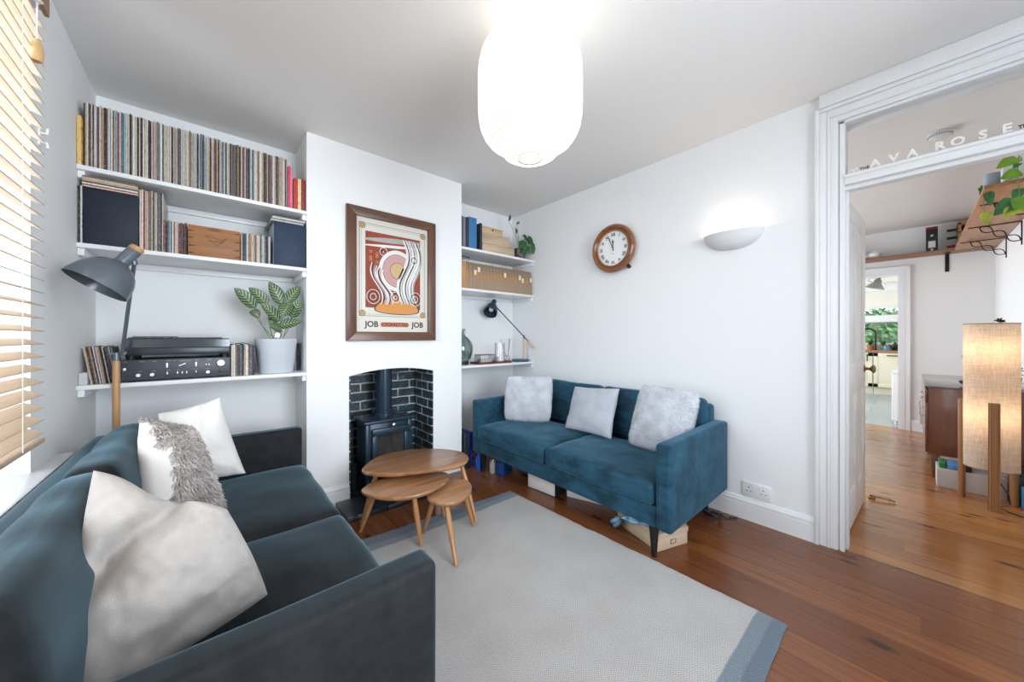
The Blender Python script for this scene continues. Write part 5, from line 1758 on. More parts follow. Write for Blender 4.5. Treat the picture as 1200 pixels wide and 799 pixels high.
t = thing('reed_diffuser', 'small reed diffuser with crossed sticks beside the desk lamp', 'diffuser', (2.45, 2.84, ZC))
bm = new(); lathe(bm, [(0, 0), (.032, 0), (.032, .055), (.014, .068), (.014, .078), (.011, .078), (.011, .066), (.028, .052), (.028, .004), (0, .004)], 24, c=(2.462, 2.915, ZC + .0004)); part('bottle', bm, GLASS, t)
for x0, x1, dy in ((2.480, 2.385, .02), (2.446, 2.532, .03), (2.444, 2.526, .04)):
    bm = new(); tube(bm, [(x0, 2.915, ZC + .008), (2.462 + (x1 - 2.462) * .25, 2.915, ZC + .075), (x1, 2.915 + dy, ZC + .245)], .0035, 6); part('reed', bm, wood('reed', (.30, .2, .12), (.45, .32, .2), .7, 'z'), t)
# desk lamp
PETR = mat('petrol_enamel', (.022, .050, .068), .38, .1)
PALEW = wood('pale_turned_wood', (.58, .40, .26), (.70, .53, .37), .5, 'z', .6)
t = thing('desk_lamp', 'petrol blue desk lamp with a long counterweighted arm on the lowest right shelf', 'desk lamp', (2.575, 2.80, ZC))
bm = new(); lathe(bm, [(0, 0), (.092, 0), (.095, .006), (.095, .020), (.088, .026), (0, .026)], 40, c=(2.556, 2.80, ZC + .0004)); part('base', bm, mat('petrol_base', (.03, .10, .14), .35), t)
bm = new(); lathe(bm, [(0, .024), (.0125, .024), (.0125, .245), (.008, .25), (0, .25)], 18, c=(2.586, 2.775, ZC)); part('post', bm, PALEW, t)
bm = new(); lathe(bm, [(0, -.012), (.009, -.010), (.009, .022), (.005, .03), (0, .03)], 14, c=(2.586, 2.775, ZC + .255)); part('joint', bm, PETR, t)
A0, A1 = Vector((2.383, 3.0, 1.522)), Vector((2.615, 2.742, 1.151))
d = (A1 - A0).normalized()
bm = new(); tube(bm, [A0, A1], .006, 10); part('arm', bm, PETR, t)
bm = new(); tube(bm, [A1 - d * .002, A1 + d * .018, A1 + d * .098], [.008, .011, .0125], 14); part('counterweight', bm, PALEW, t)
hd = Vector((-.148, -.10, -.173)).normalized()
Mh = Matrix.Translation((2.345, 2.99, 1.589)) @ hd.to_track_quat('Z', 'Y').to_matrix().to_4x4()
bm = new(); lathe(bm, [(0, -.004), (.022, -.002), (.026, .006), (.027, .06), (.040, .075), (.058, .11), (.070, .16), (.074, .20), (.072, .20), (.067, .16), (.054, .112), (.03, .08), (0, .078)], 36, M=Mh); part('lamp_shade', bm, PETR, t)
bm = new(); lathe(bm, [(0, .08), (.016, .09), (.028, .13), (.026, .155), (0, .168)], 20, M=Mh); part('bulb', bm, mat('white_bulb', (.85, .87, .88), .2), t)
# ================================================================== FLOOR LAMP BY THE LEFT ALCOVE
GUN = mat('gunmetal_enamel', (.13, .155, .18), .28, .35)
LIGHTW = wood('warm_turned_wood', (.42, .22, .09), (.55, .32, .14), .4, 'z', .6, coat=.2)
t = thing('floor_lamp', 'grey dome floor lamp on a wooden pole behind the left sofa', 'floor lamp', (-.353, 2.622, 0))
bm = new(); lathe(bm, [(0, 0), (.115, 0), (.118, .006), (.115, .016), (.02, .022), (0, .022)], 36, c=(-.353, 2.628, .0004)); part('base', bm, GUN, t)
bm = new(); tube(bm, [(-.353, 2.628, .02), (-.353, 2.628, 1.077)], .0142, 20); part('pole', bm, LIGHTW, t)
bm = new(); tube(bm, [(-.353, 2.628, 1.077), (-.353, 2.628, 1.118)], .0135, 16); tube(bm, [(-.38, 2.620, 1.112), (-.315, 2.628, 1.118)], .006, 10)
lathe(bm, [(0, -.012), (.010, -.012), (.010, .012), (0, .012)], 14, M=Matrix.Translation((-.325, 2.615, 1.117)) @ Matrix.Rotation(PI / 2, 4, 'X')); part('joint', bm, GUN, t)
J0, J1 = Vector((-.332, 2.612, 1.105)), Vector((-.262, 2.37, 1.545))
bm = new(); tube(bm, [J0, J1], .0075, 12); part('rod', bm, GUN, t)
bm = new(); tube(bm, [J1 + Vector((0, 0, -.012)), J1 + Vector((-.005, -.005, .03))], .012, 12); part('swivel', bm, GUN, t)
# dome: axis points down and to the left
SA = Vector((-.295, 2.36, 1.545)); AX = Vector((-.52, -.18, -.83)).normalized()
MS = Matrix.Translation(SA) @ AX.to_track_quat('Z', 'Y').to_matrix().to_4x4()
bm = new()
lathe(bm, [(0, -.062), (.026, -.062), (.027, -.055), (.027, .012), (.036, .020), (.060, .034), (.082, .058), (.098, .090), (.108, .128), (.110, .150), (.107, .150), (.104, .128), (.094, .092), (.078, .062), (.056, .038), (.0, .026)], 44, M=MS); part('lamp_shade', bm, GUN, t)
bm = new(); lathe(bm, [(0, -.085), (.0255, -.083), (.0265, -.078), (.0265, -.0625), (0, -.0625)], 28, M=MS); part('wooden_cap', bm, LIGHTW, t)
bm = new(); lathe(bm, [(0, .03), (.015, .04), (.028, .075), (.026, .10), (0, .115)], 20, M=MS); part('bulb', bm, WHITE, t)

# ================================================================== THINGS UNDER THE BLUE SOFA
CARD = mat('pale_card_box', (.55, .43, .30), .75, var=.08, vscale=10)
ang = math.atan2(.853 - .927, 2.101 - 1.876)
MB = Matrix.Translation((1.876, .927, 0)) @ Matrix.Rotation(ang, 4, 'Z')
t = thing('storage_box', 'pale lidded card box with a label holder under the near end of the blue sofa', 'box', (1.95, 1.05, 0), )
bm = new(); box(bm, .004, .232, .004, .335, .0006, .070, .002, M=MB); part('body', bm, CARD, t)
bm = new(); box(bm, 0, .236, 0, .339, .0705, .100, .003, M=MB); part('lid', bm, CARD, t)
bm = new()
for a in ((.10, .140, .026, .029), (.10, .140, .047, .050), (.10, .103, .026, .050), (.137, .140, .026, .050)):
    box(bm, a[0], a[1], .0005, .0038, a[2], a[3], M=MB)
part('label_holder', bm, SILVER, t)
CLOTH = mat('blue_denim_cloth', (.22, .40, .56), .9, var=.5, vscale=34, bump=.4, bscale=60)
bm = new()
n = 22
g = {}
rr = random.Random(4)
def clothp(u, v):
    a = u * 2 * PI
    r = .030 + .010 * math.sin(3 * a + 6 * v) + .012 * noise.noise(Vector((math.cos(a) * 2.4, math.sin(a) * 2.4, v * 11)))
    y = 1.235 - .29 * v
    x = 1.925 - .03 * math.sin(v * 5) + r * math.cos(a) * (1.1 - .2 * v)
    z = .036 + .075 * min(1, v * 2.2) + r * math.sin(a) * (.9 - .25 * v)
    return Vector((x, y, max(.002, z)))
for i in range(n):
    for j in range(17):
        g[i, j] = bm.verts.new(clothp(i / n, j / 16))
for i in range(n):
    for j in range(16):
        bm.faces.new((g[i, j], g[(i + 1) % n, j], g[(i + 1) % n, j + 1], g[i, j + 1]))
bm.faces.new([g[i, 0] for i in range(n)]); bm.faces.new([g[i, 16] for i in range(n)][::-1])
for v in bm.verts:
    if v.co.y < 1.18:
        v.co.z = max(v.co.z, .104)
single('cloth', bm, CLOTH, 'crumpled pale blue cloth hanging over the card box under the blue sofa', 'cloth', sharp=70)
bm = new(); box(bm, 0, .10, 0, .012, .0006, .13, .002, M=Matrix.Translation((2.25, .925, 0)) @ Matrix.Rotation(R(60), 4, 'Z')); single('card_sheet', bm, mat('brown_card', (.36, .20, .10), .8), 'brown card flap standing under the wall end of the blue sofa', 'card')
ang = math.atan2(1.747 - 2.018, 1.943 - 1.919)
t = thing('storage_box', 'white-edged dark box under the middle of the blue sofa', 'box', (2.0, 1.88, 0))
MB2 = Matrix.Translation((1.919, 2.018, 0)) @ Matrix.Rotation(ang, 4, 'Z')
PAGES = mat('white_page_edges', (.80, .77, .72), .8, var=.06, vscale=4, stretch=(1, 1, 160))
bm = new(); box(bm, .002, .270, .004, .24, .004, .108, .002, M=MB2); part('pages', bm, PAGES, t)
bm = new(); box(bm, 0, .273, 0, .244, .0006, .004, M=MB2); box(bm, 0, .273, 0, .244, .1082, .112, M=MB2); box(bm, .2705, .275, 0, .244, .004, .108, M=MB2); part('cover', bm, mat('dark_navy_cover', (.012, .018, .035), .5), t)
ang = math.atan2(1.48 - 1.703, 2.096 - 2.024)
MB3 = Matrix.Translation((2.024, 1.703, 0)) @ Matrix.Rotation(ang, 4, 'Z')
t = thing('storage_box', 'low white box under the blue sofa between the dark box and the cloth', 'box', (2.1, 1.5, 0))
bm = new(); box(bm, 0, .44, .003, .25, .0006, .075, .002, M=MB3); part('body', bm, WHITE, t)
bm = new(); box(bm, -.002, .442, .001, .252, .0755, .095, .002, M=MB3); part('lid', bm, WHITE, t)
MB4 = Matrix.Translation((1.880, 2.368, 0)) @ Matrix.Rotation(math.atan2(-.067, .028), 4, 'Z')
bm = new(); box(bm, 0, .075, 0, .16, .0006, .11, .004, M=MB4); single('tin_box', bm, mat('bright_blue_tin', (.015, .08, .30), .4), 'bright blue box under the far end of the blue sofa', 'box')
t = thing('glass_jar', 'clear jar standing beside the bright blue box under the sofa', 'jar', (1.885, 2.425, 0))
bm = new(); lathe(bm, [(0, 0), (.026, 0), (.028, .01), (.028, .085), (.020, .10), (.020, .11), (.018, .11), (.018, .1), (.025, .084), (.025, .006), (0, .004)], 24, c=(1.885, 2.428, .0006)); part('body', bm, mat('ribbed_jar', (.42, .42, .40), .25, bump=.4, bscale=60, bstretch=(.1, .1, 1)), t)
bm = new(); lathe(bm, [(0, .111), (.023, .111), (.023, .125), (0, .125)], 20, c=(1.885, 2.428, .0006)); part('lid', bm, CHROME, t)
bm = new(); lathe(bm, [(0, 0), (.030, 0), (.032, .03), (.032, .10), (.014, .13), (.013, .160), (0, .160)], 22, c=(1.842, 2.575, .0006)); single('bottle', bm, mat('cobalt_bottle', (.010, .08, .42), .15), 'cobalt blue bottle by the far leg of the blue sofa', 'bottle')
DKB = [('dark green-black tall folder in the gap left of the blue sofa', (.012, .03, .035), 1.742, 1.778, 2.66, 2.90, .315, 0), ('navy tall folder at the front of the gap left of the blue sofa', (.010, .012, .045), 1.7785, 1.812, 2.655, 2.90, .310, 0), ('royal blue tall folder in the gap left of the blue sofa', (.012, .03, .22), 1.8125, 1.84, 2.66, 2.90, .32, 0)]
for lab, c, x0, x1, y0, y1, h, _ in DKB:
    bm = new(); box(bm, x0, x1, y0, y1, .0006, h, .004); single('folder', bm, mat('folder_' + lab.split()[0].replace('-', '_'), c, .5), lab, 'folder', 'folders in the gap left of the blue sofa')
# power lead by the sofa
bm = new()
pts = []
rr = random.Random(9)
for k in range(40):
    a = k * .9
    pts.append((2.50 + .05 * math.cos(a) + .02 * rr.random(), .88 + .045 * math.sin(a) - .003 * k * .3, .012 + .012 * rr.random() + .02 * abs(math.sin(a * .5))))
tube(bm, [(2.60, .80, .006), (2.62, .76, .006), (2.57, .80, .008)] + pts, .0045, 6)
single('cable', bm, BLACK, 'tangle of black cable on the floor at the wall end of the blue sofa', 'cable', sharp=60)
bm = new(); box(bm, 2.46, 2.58, .96, 1.02, .0006, .05, .006); single('power_adapter', bm, BLACK, 'black power adapter behind the cable under the blue sofa', 'adapter')

# ================================================================== BLIND AT THE LEFT WINDOW
SLAT = wood('light_slat_wood', (.56, .41, .27), (.68, .53, .38), .4, 'y', .5)
BY0, BY1 = .45, 2.012
t = thing('venetian_blind', 'wooden venetian blind over the window at the left', 'blind', (-.47, 1.23, .83))
bm = new()
z = .872
tilt = R(24)
while z < 2.34:
    box(bm, -.025, .025, BY0, BY1, -.0014, .0014, .0008, 1, M=Matrix.Translation((-.462, 0, z)) @ Matrix.Rotation(tilt, 4, 'Y'))
    z += .0445
part('slats', bm, SLAT, t)
bm = new(); box(bm, -.487, -.437, BY0, BY1, .828, .846, .004); part('bottom_rail', bm, SLAT, t)
bm = new(); box(bm, -.487, -.437, BY0, BY1, 2.345, 2.40, .003); part('headrail', bm, GREYM, t)
bm = new(); box(bm, -.436, -.422, BY0 - .02, BY1 - .025, 2.315, 2.405, .004); part('pelmet', bm, wood('pelmet_wood', (.30, .15, .065), (.42, .23, .11), .4, 'y', .6), t)
bm = new()
for y in (.75, 1.32, 1.80):
    for x in (-.490, -.434):
        tube(bm, [(x, y, .84), (x, y, 2.345)], .0011, 5)
part('ladder_cord', bm, mat('cord_white', (.75, .74, .70), .8), t)
bm = new(); tube(bm, [(-.432, 1.905, 2.34), (-.432, 1.905, 2.18)], .0016, 5); tube(bm, [(-.428, 1.90, 2.34), (-.432, 1.905, 2.18)], .0016, 5)
lathe(bm, [(.008, -.004), (.012, 0), (.008, .004), (.004, 0)], 12, M=Matrix.Translation((-.428, 1.90, 2.31)), close=True)
part('pull_cord', bm, mat('cord_white_pull', (.8, .8, .78), .8), t)
bm = new(); lathe(bm, [(0, 2.185), (.008, 2.183), (.013, 2.165), (.0155, 2.145), (.0155, 2.125), (.013, 2.112), (0, 2.112)], 20, c=(-.432, 1.905, 0)); part('acorn_pull', bm, wood('acorn_wood', (.55, .34, .15), (.68, .46, .22), .35, 'z', .6), t)
bm = new(); box(bm, XL + .0005, XL + .006, 2.162, 2.188, 1.925, 1.990, .002); tube(bm, [(XL + .005, 2.175, 1.975), (XL + .02, 2.175, 1.975), (XL + .022, 2.175, 1.995)], .004, 8); tube(bm, [(XL + .005, 2.175, 1.94), (XL + .02, 2.175, 1.94), (XL + .022, 2.175, 1.92)], .004, 8)
single('cord_cleat', bm, WHITE, 'small white cord cleat on the wall right of the blind', 'cleat')

# ================================================================== DINING ROOM THINGS
TEAK = wood('teak_veneer', (.115, .036, .018), (.18, .060, .028), .32, 'z', .8, coat=.3)
SBX0, SBX1, SBY0, SBY1, SBZ0, SBZ1 = 4.635, 6.1, -.575, -.071, .20, .765
t = thing('sideboard', 'low teak sideboard against the dining room side wall', 'sideboard', (5.3, -.33, 0))
bm = new(); box(bm, SBX0, SBX1, SBY0, SBY1 - .02, SBZ0, SBZ1, .003); part('carcass', bm, TEAK, t)
bm = new(); box(bm, SBX0 - .004, SBX1 + .004, SBY0, SBY1 + .004, SBZ1 + .0005, SBZ1 + .012, .002); part('top', bm, mat('polished_teak_top', (.10, .07, .06), .18, coat=.6), t)
for i in range(3):
    a = SBX0 + .01 + i * .485
    bm = new(); box(bm, a, a + .475, SBY1 - .0195, SBY1, SBZ0 + .01, SBZ1 - .13, .002); dd = part('cabinet_door', bm, TEAK, t)
    bm = new(); tube(bm, [(a + .05, SBY1, .52), (a + .05, SBY1 + .022, .52), (a + .05, SBY1 + .022, .44), (a + .05, SBY1, .44)], .005, 6); part('handle', bm, CHROME, dd)
    bm = new(); box(bm, a, a + .475, SBY1 - .0195, SBY1, SBZ1 - .12, SBZ1 - .01, .002); dd = part('drawer', bm, TEAK, t)
    for zz in (SBZ1 - .045, SBZ1 - .09) if i == 0 else ():
        bm = new(); lathe(bm, [(0, 0), (.006, 0), (.005, .012), (.012, .018), (.011, .026), (0, .028)], 14, M=Matrix.Translation((a + .04, SBY1, zz)) @ Matrix.Rotation(-PI / 2, 4, 'X')); part('knob', bm, CHROME, dd)
for x in (SBX0 + .035, SBX1 - .06):
    for y in (SBY1 - .055, SBY0 + .05):
        bm = new(); taperbox(bm, x - .018, x + .018, y - .018, y + .018, 0, SBZ0, 1.5, 1.5, .003); part('leg', bm, TEAK, t)

LAMPW = wood('lamp_leg_wood', (.24, .105, .035), (.36, .17, .062), .4, 'z', .7)
m, nt, bs = nodes('linen_lamp_shade')
wx = noise_(nt, mapped(nt, (330, 330, 14)), 1, 2); wz = noise_(nt, mapped(nt, (14, 14, 420)), 1, 2)
wv = math_(nt, 'ADD', math_(nt, 'MULTIPLY', wx, .5), math_(nt, 'MULTIPLY', wz, .5))
lc = ramp(nt, wv, [(.36, (.50, .40, .32)), (.64, (.78, .68, .57))])
df = N(nt, 'ShaderNodeBsdfDiffuse'); tl = N(nt, 'ShaderNodeBsdfTranslucent')
nt.links.new(lc, df.inputs['Color']); nt.links.new(lc, tl.inputs['Color'])
ms = N(nt, 'ShaderNodeMixShader'); ms.inputs[0].default_value = .45
nt.links.new(df.outputs[0], ms.inputs[1]); nt.links.new(tl.outputs[0], ms.inputs[2])
nt.links.new(ms.outputs[0], nt.nodes['Material Output'].inputs['Surface'])
LSH = m
lx, ly = 4.205, -.367
t = thing('floor_lamp', 'tall linen drum floor lamp on wooden legs in front of the sideboard', 'floor lamp', (lx, ly, 0))
LR = .122
bm = new()
K = 56
rows = []
for z in [.265 + (1.288 - .265) * i / 12 for i in range(13)]:
    rows.append([bm.verts.new((lx + LR * math.cos(2 * PI * k / K), ly + LR * math.sin(2 * PI * k / K), z)) for k in range(K)])
for A, B in zip(rows, rows[1:]):
    for k in range(K):
        bm.faces.new((A[k], A[(k + 1) % K], B[(k + 1) % K], B[k]))
part('lamp_shade', bm, LSH, t, sharp=None)
bm = new()
for z in (.262, 1.286):
    lathe(bm, [(LR - .002, 0), (LR + .002, 0), (LR + .002, .007), (LR - .002, .007)], 56, c=(lx, ly, z), close=True)
part('hem', bm, mat('shade_hem', (.30, .18, .10), .7), t)
for (px, py) in ((4.271, -.248), (4.104, -.368), (4.285, -.457)):
    v = (Vector((px, py, 0)) - Vector((lx, ly, 0))).normalized()
    M = Matrix.Translation((lx + v.x * (LR + .019), ly + v.y * (LR + .019), 0)) @ Matrix.Rotation(math.atan2(v.y, v.x), 4, 'Z')
    bm = new(); box(bm, -.014, .014, -.018, .018, 0, .735, .006, M=M); part('leg', bm, LAMPW, t)
    bm = new(); box(bm, -.0, LR, -.008, .008, .30, .315, .002, M=Matrix.Translation((lx, ly, 0)) @ Matrix.Rotation(math.atan2(v.y, v.x), 4, 'Z')); part('spoke', bm, LAMPW, t)
for z in (.60, 1.06):
    bm = new(); lathe(bm, [(0, 0), (.014, .0), (.03, .05), (.028, .075), (0, .1)], 16, c=(lx, ly, z)); part('bulb', bm, emis('floor_lamp_bulb', (1, .78, .5), 5), t)
bm = new(); tube(bm, [(lx, ly, .31), (lx, ly, 1.06)], .006, 8); part('lamp_stem', bm, CHROME, t)
bm = new(); tube(bm, [(4.19, -.36, .29), (4.13, -.39, .20), (4.12, -.43, .12), (4.14, -.44, .05), (4.17, -.40, .006), (4.10, -.43, .005), (4.06, -.50, .005), (4.10, -.60, .005)], .004, 8); part('cord', bm, BLACK, t)
# box and bags under the sideboard
t = thing('storage_box', 'pale card box of papers on the floor under the sideboard end', 'box', (4.5, -.29, 0))
PALEB = mat('pale_lilac_card', (.50, .46, .44), .8, var=.06, vscale=7)
bm = new(); box(bm, 4.405, 4.63, -.455, -.128, .0006, .148, .003); part('body', bm, PALEB, t)
for i, (lab, c, y0, y1, h) in enumerate((('green folder sticking out of the card box under the sideboard', (.03, .20, .06), -.175, -.14, .19), ('sky blue booklet sticking out of the card box under the sideboard', (.10, .25, .52), -.25, -.18, .185), ('black folder at the back of the card box under the sideboard', (.01, .012, .015), -.30, -.255, .195))):
    bm = new(); box(bm, 4.42, 4.60, y0, y1, .149, h, .002); single('folder', bm, mat('box_paper_' + lab.split()[0], c, .6), lab, 'folder', 'papers in the card box')
bm = new(); cushion(bm, 4.32, 4.60, -.60, -.475, .001, .22, .03, n=4, wob=.02, seed=3); single('bag', bm, mat('dark_teal_bag', (.008, .02, .03), .4, var=.6, vscale=9), 'dark bag on the floor right of the drum lamp', 'bag')
bm = new(); box(bm, 4.27, 4.31, -.59, -.50, .02, .17, .006, M=Matrix.Translation((0, 0, -.0195))); single('packet', bm, mat('bright_blue_packet', (.06, .22, .45), .4), 'blue packet leaning on the dark bag', 'packet')
# on the sideboard
sz = SBZ1 + .0125
bm = new(); lathe(bm, [(0, 0), (.05, 0), (.055, .004), (.05, .05), (.075, .18), (.095, .26), (.09, .26), (.07, .18), (.04, .05), (0, .01)], 28, c=(5.05, -.376, sz)); single('vase', bm, mat('amber_glass', (.28, .22, .14), .15, coat=.5), 'flared glass vase on the sideboard behind the drum lamp', 'vase')
bm = new(); lathe(bm, [(0, 0), (.03, 0), (.075, .028), (.085, .05), (.08, .05), (.06, .03), (0, .012)], 28, c=(4.78, -.338, sz)); single('bowl', bm, mat('black_bowl', (.02, .017, .016), .35), 'small black bowl at the front of the sideboard', 'bowl')
t = thing('mug', 'white mug at the wall end of the sideboard right of the drum lamp', 'mug', (4.72, -.50, sz))
bm = new(); lathe(bm, [(0, 0), (.034, 0), (.038, .01), (.04, .085), (.036, .085), (.034, .012), (0, .01)], 24, c=(4.70, -.502, sz)); part('cup', bm, WHITE, t)
bm = new(); tube(bm, arc((4.69, -.541, sz + .07), (4.69, -.541, sz + .02), -.03, 8, Vector((0, 1, 0))), .006, 8); part('handle', bm, WHITE, t)
t = thing('potted_plant', 'dark leafy plant on the sideboard behind the drum lamp', 'plant', (4.85, -.53, sz))
bm = new(); lathe(bm, [(0, 0), (.05, 0), (.06, .09), (.054, .09), (.045, .01), (0, .01)], 22, c=(4.93, -.52, sz)); part('pot', bm, BLACK, t)
bm = new()
rr = random.Random(6)
for k in range(34):
    a = rr.uniform(0, 2 * PI); r = rr.uniform(.02, .085)
    e = Vector((4.93 + r * math.cos(a), -.52 + r * math.sin(a), sz + rr.uniform(.10, .24)))
    leaf(bm, arc((4.93, -.52, sz + .08), e, .02, 5), .035, Vector((-.5, .2, 1)).normalized(), nu=2)
part('foliage', bm, mat('olive_leaves', (.16, .16, .04), .5, var=.6, vscale=20), t, kind='stuff', sharp=None)
t = thing('dried_flower', 'dark dried flower head rising just above the drum lamp', 'flower', (4.75, -.46, sz))
bm = new(); lathe(bm, [(0, 0), (.03, 0), (.035, .10), (.018, .15), (.018, .16), (.012, .16), (.012, .15), (.0, .02)], 18, c=(4.66, -.44, sz)); part('bottle', bm, BLACK, t)
bm = new(); tube(bm, [(4.66, -.44, sz + .03), (4.66, -.443, sz + .35), (4.66, -.448, 1.315)], .003, 6); part('stem', bm, mat('dry_stem', (.05, .03, .02), .8), t)
bm = new()
for k in range(26):
    a, b = rr.uniform(0, 2 * PI), rr.uniform(-.2, 1.2)
    dv = Vector((math.cos(a) * math.cos(b), math.sin(a) * math.cos(b), math.sin(b)))
    leaf(bm, arc((4.66, -.448, 1.315), Vector((4.66, -.448, 1.315)) + dv * rr.uniform(.02, .036), .003, 3), .018, dv.orthogonal(), nu=2)
part('flower_head', bm, mat('dry_petal', (.06, .022, .02), .8), t, sharp=None)

# shelves with iron brackets
PLANK = wood('orange_shelf_plank', (.30, .125, .045), (.44, .20, .08), .45, 'x', .8, coat=.15)
PLANKY = wood('brown_shelf_plank', (.20, .095, .050), (.30, .15, .085), .45, 'y', .8)
SIZ = 2.195
t = thing('wall_shelf', 'orange wooden shelf along the dining room side wall on iron brackets', 'shelf', (5.2, YD, SIZ))
bm = new(); box(bm, 3.955, 6.50, YD + .0015, -.318, SIZ, SIZ + .026, .003); part('plank', bm, PLANK, t)
IRON = mat('wrought_iron', (.012, .012, .013), .5, .3)
for x in (4.415, 5.27, 6.03):
    bm = new()
    wy = YD + .004
    box(bm, x - .009, x + .009, wy - .003, wy + .003, SIZ - .205, SIZ - .001, .001)
    box(bm, x - .009, x + .009, wy, -.335, SIZ - .0065, SIZ - .0008, .001)
    A, B = Vector((x, wy + .004, SIZ - .165)), Vector((x, -.40, SIZ - .008))
    dd = (B - A).normalized(); pp = Vector((0, -dd.z, dd.y))
    for s in (1, -1):
        tube(bm, [A.lerp(B, i / 36) + pp * s * .026 * math.sin(3 * PI * i / 36) for i in range(37)], .0042, 6)
    part('bracket', bm, IRON, t)
t = thing('wall_shelf', 'brown wooden shelf over the kitchen doorway in the dining room', 'shelf', (XF, .2, 2.2))
bm = new(); box(bm, 6.515, XF - .0015, YD + .002, 1.3, 2.196, 2.226, .003); part('plank', bm, PLANKY, t)
for y in (-.275, .98):
    bm = new(); box(bm, XF - .008, XF - .0015, y - .016, y + .016, 1.985, 2.1955, .002); box(bm, 6.56, XF - .008, y - .016, y + .016, 2.188, 2.1955, .002); part('bracket', bm, IRON, t)
fz = 2.2265
t = thing('teapot', 'white teapot on the shelf over the kitchen doorway', 'teapot', (6.62, .33, fz))
bm = new(); lathe(bm, [(0, 0), (.04, 0), (.062, .03), (.064, .055), (.045, .08), (.02, .088), (.008, .092), (.010, .104), (0, .108)], 24, c=(6.62, .325, fz)); part('body', bm, WHITE, t)
bm = new(); tube(bm, arc((6.62, .280, fz + .065), (6.62, .280, fz + .02), -.025, 8, Vector((0, 1, 0))), .006, 8); part('handle', bm, WHITE, t)
bm = new(); tube(bm, [(6.62, .39, fz + .03), (6.62, .425, fz + .055), (6.62, .44, fz + .08)], [.014, .010, .008], 10); part('spout', bm, WHITE, t)
bm = new(); lathe(bm, [(0, 0), (.05, 0), (.05, .16), (.045, .17), (0, .17)], 20, c=(6.62, .53, fz)); single('tin', bm, mat('grey_tin', (.35, .38, .38), .4), 'grey tin at the door end of the shelf over the kitchen doorway', 'tin')
t = thing('gift_box', 'tall black gift box with a red top on the shelf over the kitchen doorway', 'box', (6.62, -.15, fz))
bm = new(); box(bm, 6.575, 6.665, -.200, -.108, fz, fz + .270, .002)
f0 = mark(bm); box(bm, 6.5735, 6.576, -.182, -.126, fz + .045, fz + .125); setmat(bm, f0, 1)
f0 = mark(bm); lathe(bm, [(0, 0), (.012, 0), (.012, .002), (0, .002)], 16, M=Matrix.Translation((6.5745, -.154, fz + .19)) @ Matrix.Rotation(-PI / 2, 4, 'Y')); lathe(bm, [(0, 0), (.012, 0), (.012, .002), (0, .002)], 16, M=Matrix.Translation((6.5745, -.154, fz + .02)) @ Matrix.Rotation(-PI / 2, 4, 'Y')); setmat(bm, f0, 1)
part('carton', bm, [BLACK, mat('pale_label', (.55, .55, .56), .6)], t)
bm = new(); box(bm, 6.574, 6.666, -.201, -.107, fz + .2703, fz + .296, .002); part('lid', bm, mat('red_lid', (.22, .015, .015), .4), t)
# wine rack
RACKW = wood('rack_wood', (.28, .13, .06), (.40, .20, .10), .5, 'x', .8)
t = thing('wine_rack', 'small wooden wine rack in the corner of the dining room shelf', 'wine rack', (6.62, -.45, fz))
bm = new()
box(bm, 6.53, 6.545, -.60, -.345, fz + .265, fz + .29, .002); box(bm, 6.70, 6.715, -.60, -.345, fz + .265, fz + .29, .002)
box(bm, 6.53, 6.715, -.60, -.345, fz + .29, fz + .305, .002)
for z in (.085, .175):
    box(bm, 6.53, 6.545, -.60, -.345, fz + z, fz + z + .012); box(bm, 6.70, 6.715, -.60, -.345, fz + z, fz + z + .012)
box(bm, 6.53, 6.545, -.60, -.585, fz, fz + .29); box(bm, 6.70, 6.715, -.60, -.585, fz, fz + .29)
box(bm, 6.53, 6.545, -.37, -.345, fz, fz + .29); box(bm, 6.70, 6.715, -.37, -.345, fz, fz + .29)
part('rack_frame', bm, RACKW, t)
BOT = mat('dark_green_bottle', (.006, .014, .008), .1)
RED = mat('red_foil', (.30, .02, .02), .35)
LAB = mat('cream_label', (.6, .55, .45), .6)
for i, (yz, labl) in enumerate((((.036, 0), 'dark wine bottle with a red foil, lowest in the wine rack'), ((.134, 0), 'dark wine bottle in the middle row of the wine rack'), ((.224, 0), 'dark wine bottle in the top row of the wine rack'))):
    z = fz + yz[0]
    t = thing('wine_bottle', labl, 'bottle', (6.62, -.40, z), group='bottles in the wine rack')
    Mb = Matrix.Translation((6.62, -.575, z + .0035)) @ Matrix.Rotation(-PI / 2, 4, 'X')
    bm = new(); lathe(bm, [(0, 0), (.036, 0), (.037, .01), (.037, .19), (.030, .21), (.015, .24), (.0135, .30), (.0145, .305), (0, .306)], 22, M=Mb); part('glass_body', bm, BOT, t)
    bm = new(); lathe(bm, [(.0142, .245), (.0152, .245), (.0155, .307), (0, .308)], 16, M=Mb); part('foil', bm, RED if i == 0 else BLACK, t)
    bm = new(); lathe(bm, [(.0372, .06), (.0376, .06), (.0376, .15), (.0372, .15)], 22, M=Mb, close=True); part('paper_label', bm, LAB, t)

